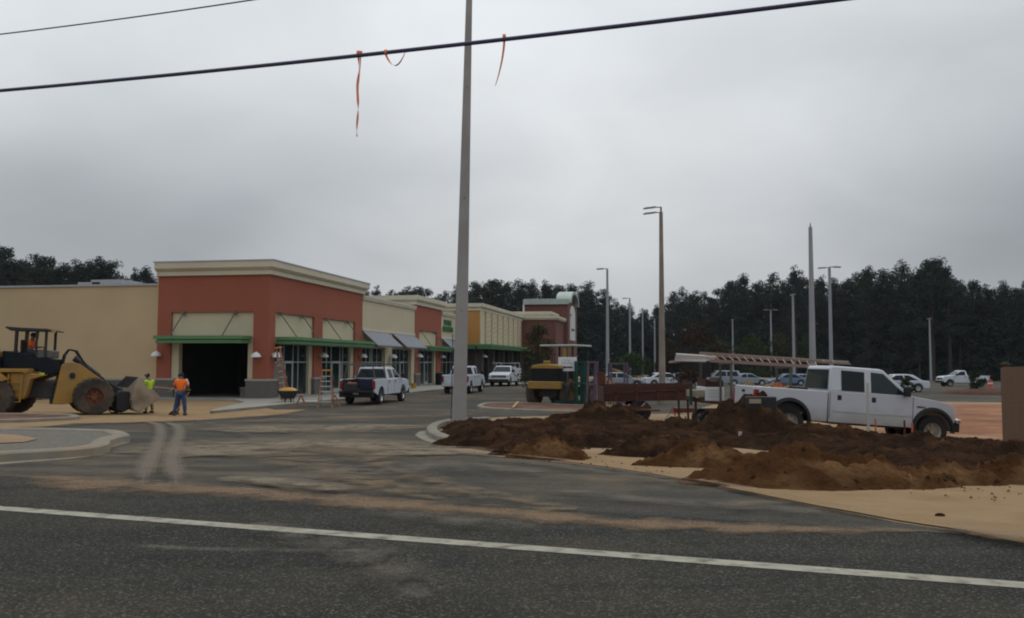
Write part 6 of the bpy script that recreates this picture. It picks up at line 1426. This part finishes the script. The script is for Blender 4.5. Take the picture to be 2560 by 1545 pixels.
# ================================================================== TREES
def leaf_cloud(mb, c, r, n, size, rng, flat=.75):
    for _ in range(n):
        d = Vector((rng.gauss(0, 1), rng.gauss(0, 1), rng.gauss(0, 1))); d = d.normalized()*r*rng.random()**.45; d.z *= flat; p = c+d
        a = Vector((rng.gauss(0, 1), rng.gauss(0, 1), rng.gauss(0, 1))).normalized(); b = a.cross(Vector((rng.gauss(0, 1), rng.gauss(0, 1), rng.gauss(0, 1)))).normalized(); s = size*rng.uniform(.6, 1.3); q = len(mb.v)
        mb.v += [tuple(p-a*s*.5-b*s*.28), tuple(p+a*s*.6), tuple(p-a*s*.45+b*s*.32)]; mb.f.append((q, q+1, q+2))
def pine_mesh(seed, H=20.0, kind='round'):
    rng = random.Random(seed); tr = MB(); cr = MB(); bend = [Vector((rng.uniform(-.25, .25)*i/6, rng.uniform(-.25, .25)*i/6, H*.93*i/6)) for i in range(7)]
    tr.tube(bend, [.26*(1-i/7.5)+.03 for i in range(7)], 7)
    base = {'round': .30, 'tall': .42, 'full': .12}[kind]; n = {'round': 50, 'tall': 36, 'full': 64}[kind]
    for i in range(n):
        t_ = base+(1-base)*((i+rng.random())/n); z = H*t_*.97; u = (t_-base)/(1-base)
        if kind == 'round': R_ = 3.7*(math.sin(PI*min(1, .22+u*.78))**.7)+.3
        elif kind == 'tall': R_ = 3.0*(math.sin(PI*min(1, .25+u*.75))**.8)+.2
        else: R_ = 3.9*(1-u)**.55*(.55+.45*min(1, u*4))+.35
        ang = rng.random()*2*PI; rr = R_*rng.uniform(.35, 1.0); j = min(6, int(z/(H*.93)*6)); st = bend[j]; e_ = Vector((st.x+math.cos(ang)*rr, st.y+math.sin(ang)*rr, z+rng.uniform(-.2, .9)))
        tr.tube([Vector((st.x, st.y, z-rr*.25)), e_], [.06, .02], 4)
        leaf_cloud(cr, e_, rng.uniform(.7, 1.25)*(1.15 if kind == 'full' else 1), int(rng.uniform(60, 92)), .31, rng)
        if rr > 1.8: leaf_cloud(cr, Vector((st.x, st.y, z)).lerp(e_, .55), .85, 34, .32, rng)
    leaf_cloud(cr, bend[-1]+Vector((0, 0, .25)), .8, 50, .36, rng)
    return tr, cr
protos = []
for i in range(8):
    tr, cr = pine_mesh(100+i, 20, ('round', 'round', 'tall', 'full', 'round', 'full', 'tall', 'full')[i])
    a = bpy.data.meshes.new('trunk'); a.from_pydata(tr.v, [], tr.f); a.materials.append(M['bark']); b = bpy.data.meshes.new('crown'); b.from_pydata(cr.v, [], cr.f); b.materials.append(M['pine' if i % 2 else 'pine2']); protos.append((a, b))
SIL = [(-200, 620), (0, 600), (8, 640), (30, 655), (60, 634), (100, 632), (130, 640), (165, 662), (200, 641), (260, 640), (285, 662), (300, 690), (330, 672), (360, 664), (390, 676), (450, 690), (600, 700), (800, 705), (915, 713), (950, 712), (985, 728), (1018, 711), (1060, 713), (1095, 727), (1115, 722), (1150, 712),
       (1190, 700), (1215, 692), (1250, 688), (1270, 706), (1310, 697), (1361, 694), (1390, 706), (1434, 702), (1480, 705), (1505, 722), (1540, 745), (1580, 765), (1625, 770), (1665, 745), (1704, 715), (1740, 728), (1790, 722), (1829, 692), (1870, 684), (1900, 705), (1925, 682), (1960, 700), (1990, 668), (2020, 690), (2078, 688), (2105, 700), (2140, 680), (2171, 668), (2213, 676), (2240, 664), (2265, 655), (2300, 668),
       (2333, 644), (2365, 662), (2385, 690), (2410, 705), (2441, 699), (2480, 712), (2504, 700), (2530, 712), (2560, 702), (2800, 690)]
DIST = [(-300, 140), (400, 150), (900, 205), (1250, 205), (1500, 225), (1620, 262), (1750, 235), (2000, 205), (2300, 180), (2900, 165)]
def itp(tb, x):
    for (a, b), (c_, d) in zip(tb[:-1], tb[1:]):
        if x <= c_: return b+(d-b)*(x-a)/(c_-a)
    return tb[-1][1]
rng = random.Random(77); cnt = 0
def region(px, row):
    pos = 'left of the corner shop' if px < 420 else 'behind the row of shops' if px < 1180 else 'behind the arched tower' if px < 1600 else 'behind the car park' if px < 2120 else 'at the right behind the car park'
    return ('front pine of the wood ' if row == 0 else 'dark pine deeper in the wood ')+pos
def tree(px, top, Y, label, group, kind=None, wide=1.0):
    x = (px-1280)/F*Y; z0 = zg(x, Y)-.1; H = CZ-z0+(hor(px)-top)/F*Y; s = H/20.0; a, b = protos[kind if kind is not None else rng.randrange(8)]
    T = tag(empty('pine_tree', (x, Y, z0), rng.uniform(0, 6.28)), label, 'tree', group); sx = s*wide*rng.uniform(.9, 1.15); T.scale = (sx, sx, s)
    for nm, me in (('trunk', a), ('crown', b)): o_ = bpy.data.objects.new(nm, me); col.objects.link(o_); o_.parent = T
# front row follows the skyline, deeper rows fill it
tree(2333, 646, 172, 'tallest bushy pine, standing above the wood near the right edge', 'pines of the wood', 4, 1.15)
tree(2374, 668, 170, 'ragged pine leaning out just right of the tallest one', 'pines of the wood', 2, 1.1)
tree(1990, 668, 190, 'thin pale-topped pine left of the bare concrete pole', 'pines of the wood', 6, .8)
tree(2171, 668, 186, 'narrow pointed pine right of the T-headed lamp post', 'pines of the wood', 3, .7)
for row, (dy, step, lo, hi) in enumerate(((0, 34, 0, 10), (9, 44, 4, 26), (20, 44, 8, 36), (34, 52, 14, 44))):
    px = -60 if row < 3 else 0
    while px < 2680:
        if 470 < px < 880 and row > 0: px += 60; continue
        D = itp(DIST, px)+dy+rng.uniform(-3, 3); top = itp(SIL, px)+rng.uniform(lo, hi)
        tree(px, top, D, region(px, 1 if row else 0), 'pines of the wood', wide=.92 if row == 0 else 1.05); cnt += 1
        px += step*rng.uniform(.8, 1.25)
# understorey: one mass of leaves along the foot of the wood
mb = MB(); rr = random.Random(5)
for i in range(3600):
    px = rr.uniform(1150, 2760); D = itp(DIST, px)-rr.uniform(-6, 3.5); x = (px-1280)/F*D; leaf_cloud(mb, Vector((x, D, zg(x, D)+rr.random()**1.2*12)), 1.7, 34, .75, rr)
tag(mb.build('undergrowth', M['pine2'], fix=False), 'dense dark undergrowth along the foot of the wood', 'undergrowth', kind='stuff')
mb = MB(); rr = random.Random(6)
for i in range(420):
    px = rr.uniform(-60, 480) if i < 180 else rr.uniform(880, 1400); D = itp(DIST, px)+rr.uniform(2, 9); x = (px-1280)/F*D; leaf_cloud(mb, Vector((x, D, zg(x, D)+4+rr.random()*9)), 1.7, 34, .7, rr)
tag(mb.build('undergrowth', M['pine2'], fix=False), 'dark lower foliage of the wood above the shop roofs', 'undergrowth', kind='stuff')
mb = MB(); rr = random.Random(8); px = -150
while px < 2760:
    if not 480 < px < 870:
        D = itp(DIST, px)+46; x = (px-1280)/F*D; z0 = zg(x, D); H = (CZ-z0+(hor(px)-itp(SIL, px))/F*D)*.80
        for q in range(8): leaf_cloud(mb, Vector((x, D, z0+H*(q+.5)/8)), 2.2, 18, 1.5, rr)
    px += 11
tag(mb.build('far_wood', M['pine2'], fix=False), 'solid dark mass of the wood behind the nearer pines', 'wood', kind='stuff')
def bush(label, px, pb, w_px, h_px, Y, m, n=26, per=60, sz=.16, seed=1, stems=5, cat='shrub', name='shrub', sparse=1):
    x = (px-1280)/F*Y; z0 = zg(x, Y); H = h_px/F*Y; W = w_px/F*Y/2; rr = random.Random(seed); T = thing(name, label, cat, (x, Y, z0)); lf = MB(); st = MB()
    for i in range(n):
        a = rr.random()*2*PI; t_ = rr.random()**.7; e_ = Vector((math.cos(a)*W*rr.random()**.5*math.sin(PI*min(1, .15+t_*.8)), math.sin(a)*W*rr.random()**.5, H*(.12+.85*t_)))
        leaf_cloud(lf, e_, W*.32, int(per*sparse), sz, rr)
        if i % 3 == 0: st.tube([Vector((0, 0, 0)), Vector((e_.x*.4, e_.y*.4, e_.z*.6)), e_], [.04, .025, .01], 5)
    lf.build('foliage', M[m], T, fix=False); st.build('stem', M['bark'], T); return T
bush('sparse young tree with thin olive leaves in front of the brick wing', 1345, 960, 100, 176, 62, 'leafolive', 48, 46, .17, 2, cat='tree', name='young_tree')
bush('low thicket of dark stems under the young tree', 1335, 960, 100, 95, 66, 'leaf', 26, 24, .18, 22)
bush('round green shrub mass behind the silver saloon', 1582, 950, 120, 78, 92, 'leaf', 40, 70, .2, 3)
bush('green shrub between the silver saloon and the tower', 1528, 950, 50, 60, 95, 'leaf', 22, 60, .2, 13)
bush('russet-leaved tree behind the pipe bundle', 1735, 950, 110, 158, 112, 'leafred', 44, 60, .26, 4, cat='tree', name='young_tree')
bush('dark olive shrub right of the russet tree', 1800, 950, 90, 110, 116, 'leafolive', 34, 60, .26, 5)
bush('green young tree behind the middle of the ladder', 1880, 950, 110, 120, 120, 'leaf', 40, 60, .26, 6, cat='tree', name='young_tree')
bush('yellowish green young tree left of the end-on lamp', 1950, 950, 80, 130, 122, 'leafolive', 34, 60, .26, 7, cat='tree', name='young_tree')
bush('green sapling in front of the bare concrete pole', 2018, 950, 60, 130, 118, 'leaf', 26, 50, .24, 8, cat='tree', name='young_tree')
bush('dark tangled brush behind the maroon trailer and the rack trailer', 1722, 962, 120, 58, 62, 'leafred', 34, 60, .15, 19)
bush('dark brownish shrub left of the russet tree', 1668, 950, 70, 110, 112, 'leafred', 30, 60, .26, 9)
bush('small round dark green shrub above the bonnet of the pickup', 2266, 957, 42, 36, 68, 'leaf', 20, 50, .14, 10)
isl = thing('planting_island', 'brown mulch island with a shrub in the far lot near the right edge', 'planting island', (G(2450, 985).x, G(2450, 985).y, zg(*G(2450, 985)[:2])))
MB().ball((0, 0, 0), 2.3, 24, 8, (1.35, .8, .18)).build('mulch_bed', M['mulch'], isl, smooth=True)
g = isl.location; B(1.7, -.6, 0, 2.9, .4, .62).build('drain_box', M['darksteel'], isl)
bush('dark green shrub in the mulch island beside the far pickup', 2440, 966, 46, 56, g.y+.2, 'leaf', 22, 50, .16, 12)
T = thing('traffic_barrel', 'small faded orange traffic barrel in the far lot beside the shrub', 'traffic barrel', (at(2472, 940, 96).x, 96, zg(53, 96))); MB().cyl((0, 0, 0), (0, 0, .9), .28, .22).build('barrel', M['redflag'], T); MB().cyl((0, 0, .45), (0, 0, .6), .262, .25).build('band', M['lampwhite'], T)

# ================================================================== the damp air over the site
hz_ = MB().box(-900, -60, -8, 900, 900, 32).build('haze', M['dark'])
hm = bpy.data.materials.new('haze_air'); hm.use_nodes = True; ht_ = hm.node_tree; ht_.nodes.clear()
pv = ht_.nodes.new('ShaderNodeVolumePrincipled'); pv.inputs['Color'].default_value = (.86, .92, 1, 1); pv.inputs['Density'].default_value = HAZE; pv.inputs['Anisotropy'].default_value = .2
ho = ht_.nodes.new('ShaderNodeOutputMaterial'); ht_.links.new(pv.outputs[0], ho.inputs['Volume']); hz_.data.materials[0] = hm
tag(hz_, 'thin pale haze in the damp air over the whole site', 'haze', kind='stuff')
